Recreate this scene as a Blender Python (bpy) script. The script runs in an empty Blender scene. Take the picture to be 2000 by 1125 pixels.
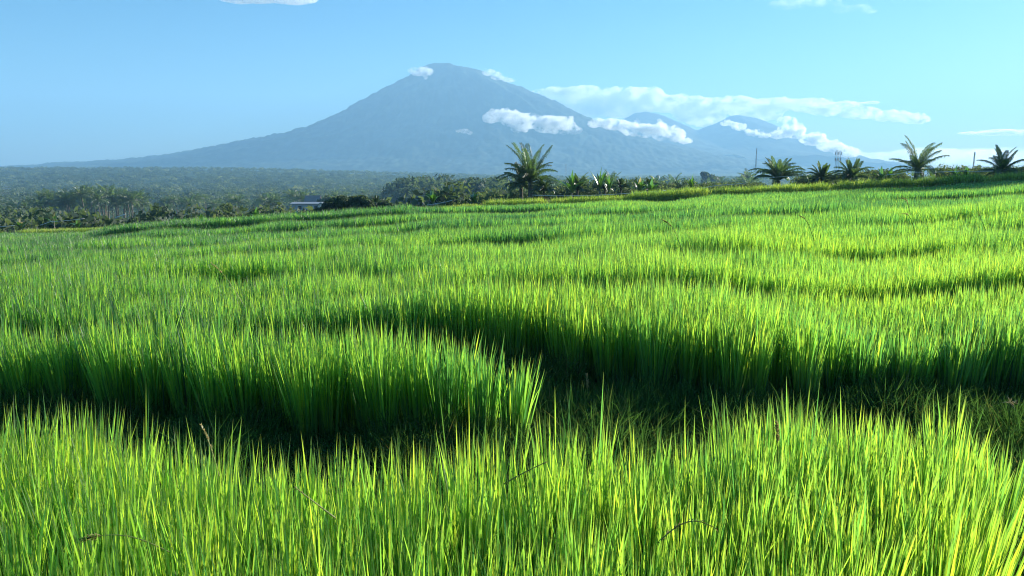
import bpy, math, random
import numpy as np
from mathutils import Vector, Matrix

sc = bpy.context.scene
COL = sc.collection
rng = np.random.default_rng(7)
random.seed(7)

# ------------------------------------------------------------------ camera
FPX, W0, H0, HORIZ = 1444.0, 2000.0, 1125.0, 322.0
PITCH = math.atan((H0 / 2 - HORIZ) / FPX)
EYE = 1.65
cam = bpy.data.cameras.new('camera')
cam.sensor_width = 36.0
cam.lens = 36.0 * FPX / W0
cam.clip_start = 0.05
cam.clip_end = 60000
camo = bpy.data.objects.new('camera', cam)
COL.objects.link(camo)
camo.location = (0, 0, EYE)
camo.rotation_euler = (math.pi / 2 - PITCH, 0, 0)
sc.camera = camo

# ------------------------------------------------------------------ light
SUN_AZ, SUN_EL = math.radians(56), math.radians(18)
world = bpy.data.worlds.new('World')
sc.world = world
world.use_nodes = True
nt = world.node_tree
nt.nodes.clear()
wo = nt.nodes.new('ShaderNodeOutputWorld')
bg = nt.nodes.new('ShaderNodeBackground')
sky = nt.nodes.new('ShaderNodeTexSky')
sky.sky_type = 'NISHITA'
sky.sun_disc = False
sky.sun_elevation = SUN_EL
sky.sun_rotation = SUN_AZ
sky.altitude = 0
sky.air_density = 1.0
sky.dust_density = 0.2
sky.ozone_density = 3.0
hs = nt.nodes.new('ShaderNodeHueSaturation')
hs.inputs['Saturation'].default_value = 1.35
hs.inputs['Hue'].default_value = 0.49
bg.inputs['Strength'].default_value = 0.054
air = nt.nodes.new('ShaderNodeMix'); air.data_type = 'RGBA'; air.blend_type = 'MULTIPLY'
air.inputs[0].default_value = 1.0; air.inputs[7].default_value = (0.72, 0.92, 1.07, 1)
nt.links.new(sky.outputs[0], hs.inputs['Color'])
nt.links.new(hs.outputs[0], air.inputs[6])
nt.links.new(air.outputs[2], bg.inputs[0])
nt.links.new(bg.outputs[0], wo.inputs[0])

sl = bpy.data.lights.new('sun', 'SUN')
sl.energy = 5.0
sl.angle = math.radians(0.6)
sl.color = (1.0, 0.95, 0.82)
so = bpy.data.objects.new('sun', sl)
COL.objects.link(so)
sdir = Vector((math.sin(SUN_AZ) * math.cos(SUN_EL), math.cos(SUN_AZ) * math.cos(SUN_EL), math.sin(SUN_EL)))
so.rotation_euler = sdir.to_track_quat('Z', 'Y').to_euler()
so.location = (60, 40, 50)

sc.view_settings.view_transform = 'Standard'
sc.view_settings.look = 'None'
sc.view_settings.exposure = 1.35
try: sc.cycles.pixel_filter_type = 'BLACKMAN_HARRIS'; sc.cycles.filter_width = 1.1
except Exception: pass
sc.view_settings.gamma = 1.0
sc.render.engine = 'CYCLES'
cy = sc.cycles
cy.use_denoising = True
try:
    cy.denoiser = 'OPENIMAGEDENOISE'
    cy.denoising_input_passes = 'RGB_ALBEDO_NORMAL'
    cy.denoising_prefilter = 'ACCURATE'
except Exception:
    pass
cy.use_adaptive_sampling = True
cy.adaptive_threshold = 0.015
cy.max_bounces = 24
cy.diffuse_bounces = 2
cy.glossy_bounces = 2
cy.transmission_bounces = 4
cy.volume_bounces = 24
cy.transparent_max_bounces = 8
cy.volume_step_rate = 1.0
cy.volume_max_steps = 128
cy.caustics_reflective = False
cy.caustics_refractive = False
cy.sample_clamp_indirect = 5.0
cy.sample_clamp_direct = 6.0

# ------------------------------------------------------------------ helpers
CP, SP = math.cos(PITCH), math.sin(PITCH)

def ray(px, py):
    u, v = (px - W0 / 2) / FPX, (H0 / 2 - py) / FPX
    return np.array([u, CP + v * SP, -SP + v * CP])

def at(px, py, Y):                       # the point of the line of sight at depth Y
    d = ray(px, py)
    t = Y / d[1]
    return np.array([d[0] * t, Y, EYE + d[2] * t])

def gp(px, py, h=0.0):                   # where the line of sight meets height h
    d = ray(px, py)
    t = (h - EYE) / d[2]
    return d[0] * t, d[1] * t

def hash2(i, j, seed):
    n = (i * 374761393 + j * 668265263 + seed * 1274126177) & 0xFFFFFFFF
    n = ((n ^ (n >> 13)) * 1274126177) & 0xFFFFFFFF
    return ((n ^ (n >> 16)) & 0xFFFF) / 65535.0

def vnoise(x, y, seed=0):
    x = np.asarray(x, float); y = np.asarray(y, float)
    i = np.floor(x).astype(np.int64); j = np.floor(y).astype(np.int64)
    fx = x - i; fy = y - j
    fx = fx * fx * (3 - 2 * fx); fy = fy * fy * (3 - 2 * fy)
    a = hash2(i, j, seed); b = hash2(i + 1, j, seed)
    c = hash2(i, j + 1, seed); d = hash2(i + 1, j + 1, seed)
    return a + (b - a) * fx + (c - a) * fy + (a - b - c + d) * fx * fy

def fbm(x, y, seed=0, octv=4):
    s = 0; a = 0.5; t = 0
    for k in range(octv):
        s = s + a * vnoise(x * 2 ** k, y * 2 ** k, seed + k * 17); t += a; a *= 0.5
    return s / t

def sstep(a, b, x):
    t = np.clip((x - a) / (b - a), 0, 1)
    return t * t * (3 - 2 * t)

def mesh_np(name, V, loops, starts, attrs=None, smooth=False):
    me = bpy.data.meshes.new(name)
    V = np.asarray(V, np.float32)
    me.vertices.add(len(V)); me.vertices.foreach_set('co', V.ravel())
    me.loops.add(len(loops)); me.loops.foreach_set('vertex_index', np.asarray(loops, np.int32))
    me.polygons.add(len(starts)); me.polygons.foreach_set('loop_start', np.asarray(starts, np.int32))
    me.update(calc_edges=True)
    if smooth:
        me.polygons.foreach_set('use_smooth', np.ones(len(starts), bool))
    for k, a in (attrs or {}).items():
        at_ = me.attributes.new(k, 'FLOAT', 'POINT')
        at_.data.foreach_set('value', np.asarray(a, np.float32))
    return me

def quads_mesh(name, V, F, attrs=None, smooth=False):
    F = np.asarray(F, np.int32)
    n = F.shape[1]
    return mesh_np(name, V, F.ravel(), np.arange(len(F)) * n, attrs, smooth)

def mk(name, me, mat, parent=None, loc=None, kind=None, label=None, cat=None, group=None):
    o = bpy.data.objects.new(name, me)
    COL.objects.link(o)
    if me is not None and mat is not None and not me.materials:
        me.materials.append(mat)
    if parent is not None: o.parent = parent
    if loc is not None: o.location = loc
    tag(o, kind, label, cat, group)
    return o

def tag(o, kind=None, label=None, cat=None, group=None):
    if kind: o['kind'] = kind
    if label: o['label'] = label
    if cat: o['category'] = cat
    if group: o['group'] = group
    return o

def dup(root, loc, rz, s, label=None, group=None):
    r = root.copy(); COL.objects.link(r)
    r.location = loc; r.rotation_euler = (0, 0, rz); r.scale = s if hasattr(s, '__len__') else (s, s, s)
    if label: r['label'] = label
    if group: r['group'] = group
    for ch in list(root.children):
        c = ch.copy(); COL.objects.link(c); c.parent = r
        for g in ch.children:
            d = g.copy(); COL.objects.link(d); d.parent = c
    return r

class G:                                  # collects polygons (with a tint per vertex) for one mesh
    def __init__(s): s.v = []; s.f = []; s.t = []
    def add(s, V, F, t=0.5):
        n = len(s.v); s.v += [tuple(p) for p in V]; s.f += [tuple(i + n for i in f) for f in F]
        s.t += [t] * len(V)
    def tube(s, pts, rad, n=7, t=0.5):
        pts = [Vector(p) for p in pts]; V = []; F = []
        for k, p in enumerate(pts):
            d = (pts[min(k + 1, len(pts) - 1)] - pts[max(k - 1, 0)]).normalized()
            a = d.cross(Vector((0.3, 1, 0.1))).normalized(); b = d.cross(a)
            r = rad[k] if hasattr(rad, '__len__') else rad
            for q in range(n):
                an = 2 * math.pi * q / n
                V.append(p + (a * math.cos(an) + b * math.sin(an)) * r)
        for k in range(len(pts) - 1):
            for q in range(n):
                F.append((k * n + q, k * n + (q + 1) % n, (k + 1) * n + (q + 1) % n, (k + 1) * n + q))
        F.append(tuple(range(n - 1, -1, -1))); F.append(tuple((len(pts) - 1) * n + q for q in range(n)))
        s.add(V, F, t)
    def box(s, c, d, t=0.5, rz=0):
        cs, sn = math.cos(rz), math.sin(rz); V = []
        for z in (-1, 1):
            for x, y in ((-1, -1), (1, -1), (1, 1), (-1, 1)):
                X, Y = x * d[0] / 2, y * d[1] / 2
                V.append((c[0] + X * cs - Y * sn, c[1] + X * sn + Y * cs, c[2] + z * d[2] / 2))
        s.add(V, [(3, 2, 1, 0), (4, 5, 6, 7), (0, 1, 5, 4), (1, 2, 6, 5), (2, 3, 7, 6), (3, 0, 4, 7)], t)
    def mesh(s, name, smooth=False):
        me = bpy.data.meshes.new(name)
        me.from_pydata(s.v, [], s.f)
        a = me.attributes.new('tint', 'FLOAT', 'POINT'); a.data.foreach_set('value', np.asarray(s.t, np.float32))
        if smooth: me.polygons.foreach_set('use_smooth', np.ones(len(me.polygons), bool))
        return me

# ------------------------------------------------------------------ materials
def new_mat(name):
    m = bpy.data.materials.new(name); m.use_nodes = True
    n = m.node_tree; n.nodes.clear()
    out = n.nodes.new('ShaderNodeOutputMaterial')
    return m, n, out

def leaf_mat(name, ramp, trans_mul, trans_fac=0.5, gloss=0.08, rough=0.35, tip=None):
    """thin leaf: diffuse + light coming through + a sheen; 'tint' picks the leaf's own colour"""
    m, n, out = new_mat(name)
    at_ = n.nodes.new('ShaderNodeAttribute'); at_.attribute_name = 'tint'
    cr = n.nodes.new('ShaderNodeValToRGB')
    els = cr.color_ramp.elements
    els[0].position, els[0].color = ramp[0][0], (*ramp[0][1], 1)
    els[1].position, els[1].color = ramp[-1][0], (*ramp[-1][1], 1)
    for p, c in ramp[1:-1]:
        e = els.new(p); e.color = (*c, 1)
    n.links.new(at_.outputs['Fac'], cr.inputs[0])
    col = cr.outputs[0]
    if tip:
        a2 = n.nodes.new('ShaderNodeAttribute'); a2.attribute_name = 'along'
        mr = n.nodes.new('ShaderNodeMapRange'); mr.inputs[1].default_value = 0.9; mr.inputs[2].default_value = 1.0
        n.links.new(a2.outputs['Fac'], mr.inputs[0])
        mx = n.nodes.new('ShaderNodeMix'); mx.data_type = 'RGBA'
        n.links.new(mr.outputs[0], mx.inputs[0]); n.links.new(col, mx.inputs[6]); mx.inputs[7].default_value = (*tip, 1)
        col = mx.outputs[2]
    df = n.nodes.new('ShaderNodeBsdfDiffuse'); n.links.new(col, df.inputs[0])
    tr = n.nodes.new('ShaderNodeBsdfTranslucent')
    mu = n.nodes.new('ShaderNodeMix'); mu.data_type = 'RGBA'; mu.blend_type = 'MULTIPLY'; mu.inputs[0].default_value = 1
    mu.clamp_result = False
    n.links.new(col, mu.inputs[6]); mu.inputs[7].default_value = (*trans_mul, 1)
    n.links.new(mu.outputs[2], tr.inputs[0])
    ms = n.nodes.new('ShaderNodeMixShader'); ms.inputs[0].default_value = trans_fac
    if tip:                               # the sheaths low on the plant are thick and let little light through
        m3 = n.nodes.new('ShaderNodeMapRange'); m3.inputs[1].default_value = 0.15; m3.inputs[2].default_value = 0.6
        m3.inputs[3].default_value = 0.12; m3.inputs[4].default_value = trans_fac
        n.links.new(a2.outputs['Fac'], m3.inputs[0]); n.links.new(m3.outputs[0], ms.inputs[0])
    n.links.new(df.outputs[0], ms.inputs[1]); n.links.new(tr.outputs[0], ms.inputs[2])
    gl = n.nodes.new('ShaderNodeBsdfGlossy'); gl.inputs['Roughness'].default_value = rough
    gl.inputs['Color'].default_value = (1, 1, 1, 1)
    m2 = n.nodes.new('ShaderNodeMixShader'); m2.inputs[0].default_value = gloss
    n.links.new(ms.outputs[0], m2.inputs[1]); n.links.new(gl.outputs[0], m2.inputs[2])
    n.links.new(m2.outputs[0], out.inputs[0])
    return m

def ground_mat(name, c1, c2, scale, rough=0.9, bump=0.0, c3=None):
    m, n, out = new_mat(name)
    tc = n.nodes.new('ShaderNodeTexCoord')
    no = n.nodes.new('ShaderNodeTexNoise'); no.inputs['Scale'].default_value = scale
    no.inputs['Detail'].default_value = 8; no.inputs['Roughness'].default_value = 0.65
    n.links.new(tc.outputs['Object'], no.inputs['Vector'])
    cr = n.nodes.new('ShaderNodeValToRGB')
    cr.color_ramp.elements[0].position = 0.35; cr.color_ramp.elements[0].color = (*c1, 1)
    cr.color_ramp.elements[1].position = 0.65; cr.color_ramp.elements[1].color = (*c2, 1)
    if c3:
        e = cr.color_ramp.elements.new(0.5); e.color = (*c3, 1)
    n.links.new(no.outputs['Fac'], cr.inputs[0])
    bs = n.nodes.new('ShaderNodeBsdfPrincipled'); bs.inputs['Roughness'].default_value = rough
    bs.inputs['Specular IOR Level'].default_value = 0.2
    n.links.new(cr.outputs[0], bs.inputs['Base Color'])
    if bump:
        b = n.nodes.new('ShaderNodeBump'); b.inputs['Strength'].default_value = 1; b.inputs['Distance'].default_value = bump
        n.links.new(no.outputs['Fac'], b.inputs['Height']); n.links.new(b.outputs[0], bs.inputs['Normal'])
    n.links.new(bs.outputs[0], out.inputs[0])
    return m

def plain_mat(name, c, rough=0.5, scale=3.0, var=0.75):
    return ground_mat(name, tuple(v * var for v in c), c, scale, rough)

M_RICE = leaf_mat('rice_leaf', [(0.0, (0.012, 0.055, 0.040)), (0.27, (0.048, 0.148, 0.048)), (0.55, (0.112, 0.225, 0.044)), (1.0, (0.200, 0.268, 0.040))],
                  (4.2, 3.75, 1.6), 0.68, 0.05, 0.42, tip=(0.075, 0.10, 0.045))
M_RIPE = leaf_mat('ripe_rice_leaf', [(0.0, (0.05, 0.12, 0.025)), (0.5, (0.17, 0.25, 0.045)), (1.0, (0.38, 0.38, 0.12))],
                  (2.6, 2.6, 1.3), 0.62, 0.04, 0.5)
M_WEED = leaf_mat('weed_leaf', [(0.0, (0.03, 0.08, 0.032)), (0.7, (0.06, 0.13, 0.04)), (1.0, (0.16, 0.14, 0.07))],
                  (2.0, 2.0, 0.9), 0.45, 0.0, 0.5)
M_STALK = leaf_mat('green_stalk', [(0.0, (0.06, 0.14, 0.03)), (1.0, (0.30, 0.32, 0.10))], (2.2, 2.0, 1.0), 0.4, 0.04, 0.5)
M_SEED = leaf_mat('seed_head', [(0.0, (0.10, 0.12, 0.03)), (1.0, (0.42, 0.33, 0.17))], (1.6, 1.5, 1.2), 0.4, 0.03, 0.5)
M_PALM = leaf_mat('palm_frond', [(0.0, (0.025, 0.055, 0.028)), (0.6, (0.065, 0.11, 0.045)), (0.9, (0.15, 0.18, 0.085)), (1.0, (0.26, 0.17, 0.09))],
                  (2.6, 2.6, 1.2), 0.5, 0.07, 0.45)
M_BANANA = leaf_mat('banana_leaf', [(0.0, (0.03, 0.10, 0.02)), (0.7, (0.08, 0.19, 0.03)), (1.0, (0.30, 0.25, 0.12))],
                    (2.2, 2.2, 0.9), 0.5, 0.16, 0.3)
M_TREE = leaf_mat('tree_leaf', [(0.0, (0.04, 0.065, 0.05)), (0.6, (0.10, 0.135, 0.085)), (1.0, (0.26, 0.27, 0.15))],
                  (1.8, 1.9, 0.8), 0.4, 0.015, 0.6)
M_BARK = ground_mat('palm_bark', (0.10, 0.085, 0.065), (0.24, 0.20, 0.16), 6.0)
M_MUD = ground_mat('paddy_soil', (0.020, 0.026, 0.012), (0.045, 0.05, 0.02), 3.0, 0.7, 0.03, (0.03, 0.045, 0.015))
M_VALLEY = ground_mat('valley_ground', (0.03, 0.06, 0.02), (0.10, 0.13, 0.04), 0.02, 0.95, 0.0, (0.055, 0.09, 0.03))
M_MOUNT = ground_mat('mountain_forest', (0.006, 0.018, 0.010), (0.09, 0.12, 0.06), 0.009, 0.95, 10.0, (0.03, 0.05, 0.03))
M_CORD = plain_mat('white_cord', (0.85, 0.85, 0.82), 0.3)
M_STAKE = plain_mat('weathered_stake', (0.35, 0.30, 0.22), 0.8, 20)
M_WALL = plain_mat('white_plaster', (0.8, 0.8, 0.78), 0.8)
M_GREYWALL = plain_mat('grey_plaster', (0.45, 0.47, 0.50), 0.8)
M_ROOF = plain_mat('metal_roof', (0.38, 0.40, 0.43), 0.6)
M_TILE = plain_mat('clay_roof', (0.30, 0.24, 0.22), 0.8)
M_STEEL = plain_mat('galvanised_steel', (0.42, 0.45, 0.48), 0.5)
M_DARK = plain_mat('dark_opening', (0.03, 0.03, 0.035), 0.5)

# ------------------------------------------------------------------ terrain shape
def curve(pts):                           # world polyline Y(X)
    a = np.array(sorted(pts)); return a[:, 0], a[:, 1]

# rim of the green field in the photograph: canopy line over x at depth 60 m
RIM_PX = np.array([-700, -200, 0, 200, 400, 600, 800, 950, 1080, 1240, 1400, 1640, 1820, 2000, 2300, 2800], float)
RIM_PY = np.array([505, 470, 456, 450, 436, 425, 411, 404, 400, 393, 381, 371, 361, 352, 345, 338], float)
YR = 60.0
RIM_Z = np.array([at(a, b, YR)[2] for a, b in zip(RIM_PX, RIM_PY)]) - 0.55
RIM_B = (RIM_PX - W0 / 2) / FPX

GAPS = [(7.15, .45, -0.36, 1.2, 0), (7.6, .8, -1.2, -0.60, 8), (8.9, .9, -0.75, 0.10, 1), (10.8, 1.0, -0.35, 0.9, 2), (13.8, 1.9, 0.25, 1.2, 3), (13.4, .9, -0.9, -0.05, 4),
        (18, 1.5, -0.9, 0.9, 5), (25, 1.8, -0.9, 0.5, 6), (33, 2.4, -0.6, 1.2, 7), (46, 2.4, -0.6, 0.2, 9)]
def gap_line(k, X, Y):
    yc, w, b0, b1, s = GAPS[k]
    b = X / np.maximum(Y, 1)
    yy = yc + 0.035 * yc * (vnoise(X / (0.45 * yc) + s * 5.1, 0 * X + s, 61) - 0.5) * 2
    return yy, sstep(b0, b0 + .08, b) * sstep(b1, b1 - .08, b) * (0.35 + 0.9 * vnoise(X / (0.15 * yc), 0 * X + s, 71))

def zfield(X, Y):
    Yc = np.maximum(Y, 0.5)
    b = X / np.maximum(Yc * 1.0, 3.0)
    rz = np.interp(b * (1 + 0.0), RIM_B, RIM_Z)
    z = rz * (Yc / YR) * sstep(3.5, 16, Yc)
    z = z + 0.10 * (fbm(X / 3.1, Y / 3.1, 3, 2) - 0.5) * sstep(7, 14, Yc)
    z = z + 0.35 * sstep(59.7, 60.2, Y) * sstep(66, 63, Y) + 0.42 * sstep(41.2, 41.6, Y) * sstep(57, 43, Y) * sstep(-.58, -.54, b) * sstep(-.11, -.15, b)
    # low risers of the terraces: each bed starts a little higher than the one before and sinks again
    for k in range(len(GAPS)):
        yy, wgt = gap_line(k, X, Y)
        yc = GAPS[k][0]
        z = z + (0.045 + 0.005 * yc) * wgt * (sstep(yy - 0.05, yy + 0.3, Y) - sstep(yy + 0.5, yy * 1.4, Y))
    return z

def zvalley(X, Y):
    b = X / np.maximum(Y, 1)
    zz = np.interp(Y, [60, 72, 100, 200, 350, 600, 1000, 1500, 2000, 2400, 9000], [-2, -6, -12, -20, -26, -34, -38, -38, -38, -42, -42])
    left = sstep(0.0, -0.42, b)
    hill = 19.0 * sstep(1050, 2050, Y) * left + 6 * sstep(1200, 2000, Y) * sstep(0.15, -0.1, b)
    hill = hill * sstep(2800, 2250, Y)
    return zz + hill + 5 * (fbm(X / 260, Y / 260, 9, 3) - 0.5) * sstep(500, 1200, Y)

def zground(X, Y):
    X = np.asarray(X, float); Y = np.asarray(Y, float)
    zf = zfield(X, np.minimum(Y, 66))
    # right side: the plateau behind the rim falls away slowly, left side quickly
    b = X / np.maximum(Y, 1)
    r0 = sstep(-0.25, 0.35, b)
    w = sstep(64, 64 + 30 + 60 * r0, Y)
    return zf * (1 - w) + zvalley(X, Y) * w

# ground sheet: rings of points round the camera, finer near it
def ground_sheet():
    ang = np.concatenate([np.linspace(-40, 40, 201), np.linspace(43, 317, 70)])
    ang = np.radians(np.sort(ang))
    rr = np.concatenate([[0.05], np.linspace(0.8, 12, 50), 12 * (90 / 12) ** (np.linspace(0, 1, 60)[1:]),
                         90 * (7600 / 90) ** (np.linspace(0, 1, 110)[1:])])
    A, R = np.meshgrid(ang, rr)
    X = R * np.sin(A); Y = R * np.cos(A)
    Z = np.where(Y > 0.0, zground(X, np.maximum(Y, 0)), 0.0)
    na, nr = len(ang), len(rr)
    V = np.stack([X, Y, Z], -1).reshape(-1, 3)
    i = np.arange(nr - 1)[:, None] * na; j = np.arange(na)[None, :]; j2 = (j + 1) % na
    F = np.stack([i + j, i + j2, i + na + j2, i + na + j], -1).reshape(-1, 4)
    me = quads_mesh('ground', V, F, smooth=True)
    return me

# soil material blends to valley vegetation colour with distance from the field (a world position, not the view)
def soil_material():
    m, n, out = new_mat('ground_soil')
    tc = n.nodes.new('ShaderNodeTexCoord')
    sx = n.nodes.new('ShaderNodeSeparateXYZ'); n.links.new(tc.outputs['Object'], sx.inputs[0])
    mr = n.nodes.new('ShaderNodeMapRange'); mr.inputs[1].default_value = 58; mr.inputs[2].default_value = 75
    n.links.new(sx.outputs[1], mr.inputs[0])
    def noisy(scale, cols):
        no = n.nodes.new('ShaderNodeTexNoise'); no.inputs['Scale'].default_value = scale; no.inputs['Detail'].default_value = 9
        no.inputs['Roughness'].default_value = 0.7
        n.links.new(tc.outputs['Object'], no.inputs['Vector'])
        cr = n.nodes.new('ShaderNodeValToRGB'); e = cr.color_ramp.elements
        e[0].position = 0.36; e[0].color = (*cols[0], 1); e[1].position = 0.64; e[1].color = (*cols[-1], 1)
        for q in cols[1:-1]:
            x = e.new(0.5); x.color = (*q, 1)
        n.links.new(no.outputs['Fac'], cr.inputs[0]); return cr.outputs[0], no.outputs['Fac']
    a, fa = noisy(4.0, [(0.018, 0.028, 0.012), (0.028, 0.05, 0.016), (0.05, 0.055, 0.022)])
    b, fb = noisy(0.03, [(0.02, 0.05, 0.016), (0.045, 0.08, 0.025), (0.10, 0.13, 0.04)])
    mx = n.nodes.new('ShaderNodeMix'); mx.data_type = 'RGBA'
    n.links.new(mr.outputs[0], mx.inputs[0]); n.links.new(a, mx.inputs[6]); n.links.new(b, mx.inputs[7])
    bs = n.nodes.new('ShaderNodeBsdfPrincipled'); bs.inputs['Roughness'].default_value = 0.85
    bs.inputs['Specular IOR Level'].default_value = 0.15
    bp = n.nodes.new('ShaderNodeBump'); bp.inputs['Distance'].default_value = 0.04
    n.links.new(fa, bp.inputs['Height']); n.links.new(bp.outputs[0], bs.inputs['Normal'])
    n.links.new(mx.outputs[2], bs.inputs['Base Color']); n.links.new(bs.outputs[0], out.inputs[0])
    return m

mk('ground', ground_sheet(), soil_material(), kind='structure', label='dark muddy paddy soil running down into the green valley plain', cat='ground')

# ------------------------------------------------------------------ mountains
def volcano(name, Xc, Yc, prof, label, step, ext, front=1.3):
    """height field of one volcano: left and right flanks follow their own profile"""
    pr, pz = np.array(prof)[:, 0], np.array(prof)[:, 1]
    xs = np.arange(ext[0], ext[1], step); ys = np.concatenate([np.arange(ext[2], Yc + 400, step * 1.6), np.arange(Yc + 400, ext[3], step * 6)])
    X, Y = np.meshgrid(xs, ys)
    dx, dy = X - Xc, (Y - Yc) * front
    r = np.hypot(dx, dy) + 1e-6
    c = dx / r
    w = 0.5 + 0.5 * c
    w = sstep(0.15, 0.85, w)
    th = np.arctan2(dy, dx)
    zl = np.interp(-r, pr, pz); zr = np.interp(r, pr, pz)
    Z = zl * (1 - w) + zr * w
    hgt = np.clip((Z + 40) / 700, 0, 1)
    off = np.clip(np.abs(dy) / (r + 1), 0, 1)                   # keep the sky line as drawn, carve the near face
    gul = (fbm(th * 9 + 3, r / 900, 5, 4) - 0.5)
    Z = Z + gul * 230 * hgt * off * sstep(80, 600, r) + (fbm(X / 190, Y / 190, 12, 4) - 0.5) * 46 * off * sstep(0, .2, hgt)
    Z = Z + (vnoise(X / 15, Y / 45, 8) - 0.45) * (4 + 9 * sstep(1.0, 0.4, hgt)) + (vnoise(X / 45, Y / 60, 18) - 0.5) * 7
    ny, nx = X.shape
    V = np.stack([X, Y, Z], -1).reshape(-1, 3)
    i = np.arange(ny - 1)[:, None] * nx; j = np.arange(nx - 1)[None, :]
    F = np.stack([i + j, i + j + 1, i + nx + j + 1, i + nx + j], -1).reshape(-1, 4)
    return mk(name, quads_mesh(name, V, F, smooth=True), M_MOUNT, kind='structure', label=label, cat='mountain')

YM = 5000.0
SIL = [(-420, 334), (0, 327.5), (50, 325.5), (100, 323), (120, 319.5), (180, 317), (250, 313), (330, 305), (350, 302), (400, 292), (450, 281), (510, 270), (560, 261),
       (620, 241), (660, 223), (700, 200), (740, 181), (770, 165), (800, 147), (825, 130), (848, 123), (880, 126), (915, 132), (935, 136), (960, 146), (990, 161),
       (1030, 176), (1060, 190), (1090, 202), (1115, 216), (1150, 232), (1200, 250), (1290, 279), (1400, 303), (1500, 320), (1640, 333), (1900, 342)]
XC = at(880, 126, YM)[0]
prof = [(at(a, b, YM)[0] - XC, at(a, b, YM)[2]) for a, b in SIL]
# the flat summit ridge is part of the profile; radius 0 sits under x=880
volcano('mountain', XC, YM, prof, 'big blue volcano with a broad lopsided summit, rising over the valley', 11, (-5000, 3300, 3200, 7600), 2.2)

def ridge(name, Yc, sil, label, step, ext):
    xs = np.arange(ext[0], ext[1], step); ys = np.arange(ext[2], ext[3], step * 4)
    X, Y = np.meshgrid(xs, ys)
    px = np.array([at(a, b, Yc)[0] for a, b in sil]); pz = np.array([at(a, b, Yc)[2] for a, b in sil])
    Zr = np.interp(X, px, pz)
    d = np.abs(Y - Yc) / 1500
    Z = -42 + (Zr + 42) * np.exp(-(d * 1.3) ** 1.2)
    off = sstep(0, 0.4, d)
    Z = Z + (fbm(X / 300, Y / 500, 44, 4) - 0.5) * 90 * off + (vnoise(X / 17, Y / 30, 4) - 0.5) * 8
    ny, nx = X.shape
    V = np.stack([X, Y, Z], -1).reshape(-1, 3)
    i = np.arange(ny - 1)[:, None] * nx; j = np.arange(nx - 1)[None, :]
    F = np.stack([i + j, i + j + 1, i + nx + j + 1, i + nx + j], -1).reshape(-1, 4)
    return mk(name, quads_mesh(name, V, F, smooth=True), M_MOUNT, kind='structure', label=label, cat='mountain')

YB = 6600.0
ridge('mountain', YB, [(900, 330), (1100, 300), (1180, 258), (1215, 234), (1240, 220), (1262, 217.5), (1290, 223), (1330, 240), (1360, 254), (1395, 242),
                       (1425, 227), (1440, 224), (1475, 229), (1515, 245), (1560, 268), (1600, 288), (1640, 307), (1690, 322), (1800, 333)],
      'pair of smaller blue peaks behind the right flank of the volcano', 13, (-450, 3800, 5000, 7900))

# ------------------------------------------------------------------ rice
def blades(B, H, lean, curv, az, wid, face, tint, nseg):
    """B (N,3) roots -> ribbons; returns vertices, faces, tint, along"""
    N = len(H)
    t = np.linspace(0, 1, nseg + 1)
    D = np.stack([np.cos(az), np.sin(az), 0 * az], -1)
    S = np.stack([np.cos(face), np.sin(face), 0 * face], -1)
    hor = lean[:, None] * t + curv[:, None] * t ** 2.6
    ver = t[None, :] * (1 - 0.35 * lean[:, None] ** 2) - 0.55 * curv[:, None] * t ** 3.2
    P = B[:, None, :] + H[:, None, None] * (D[:, None, :] * hor[:, :, None] + np.array([0, 0, 1.0]) * ver[:, :, None])
    prof = np.interp(t, [0, 0.25, 0.6, 0.85, 1.0], [0.45, 0.85, 1.0, 0.68, 0.04])
    tw = face[:, None] + 0.7 * t[None, :] * np.sin(face * 7)[:, None]
    S = np.stack([np.cos(tw), np.sin(tw), 0 * tw], -1)
    off = S * (wid[:, None, None] * 0.5 * prof[None, :, None])
    V = np.stack([P - off, P + off], 2).reshape(N * (nseg + 1) * 2, 3)
    base = (np.arange(N) * (nseg + 1) * 2)[:, None] + np.arange(nseg)[None, :] * 2
    F = np.stack([base, base + 1, base + 3, base + 2], -1).reshape(-1, 4)
    T = np.repeat(tint, (nseg + 1) * 2)
    A = np.tile(np.repeat(t, 2), N)
    return V, F, T, A

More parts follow.
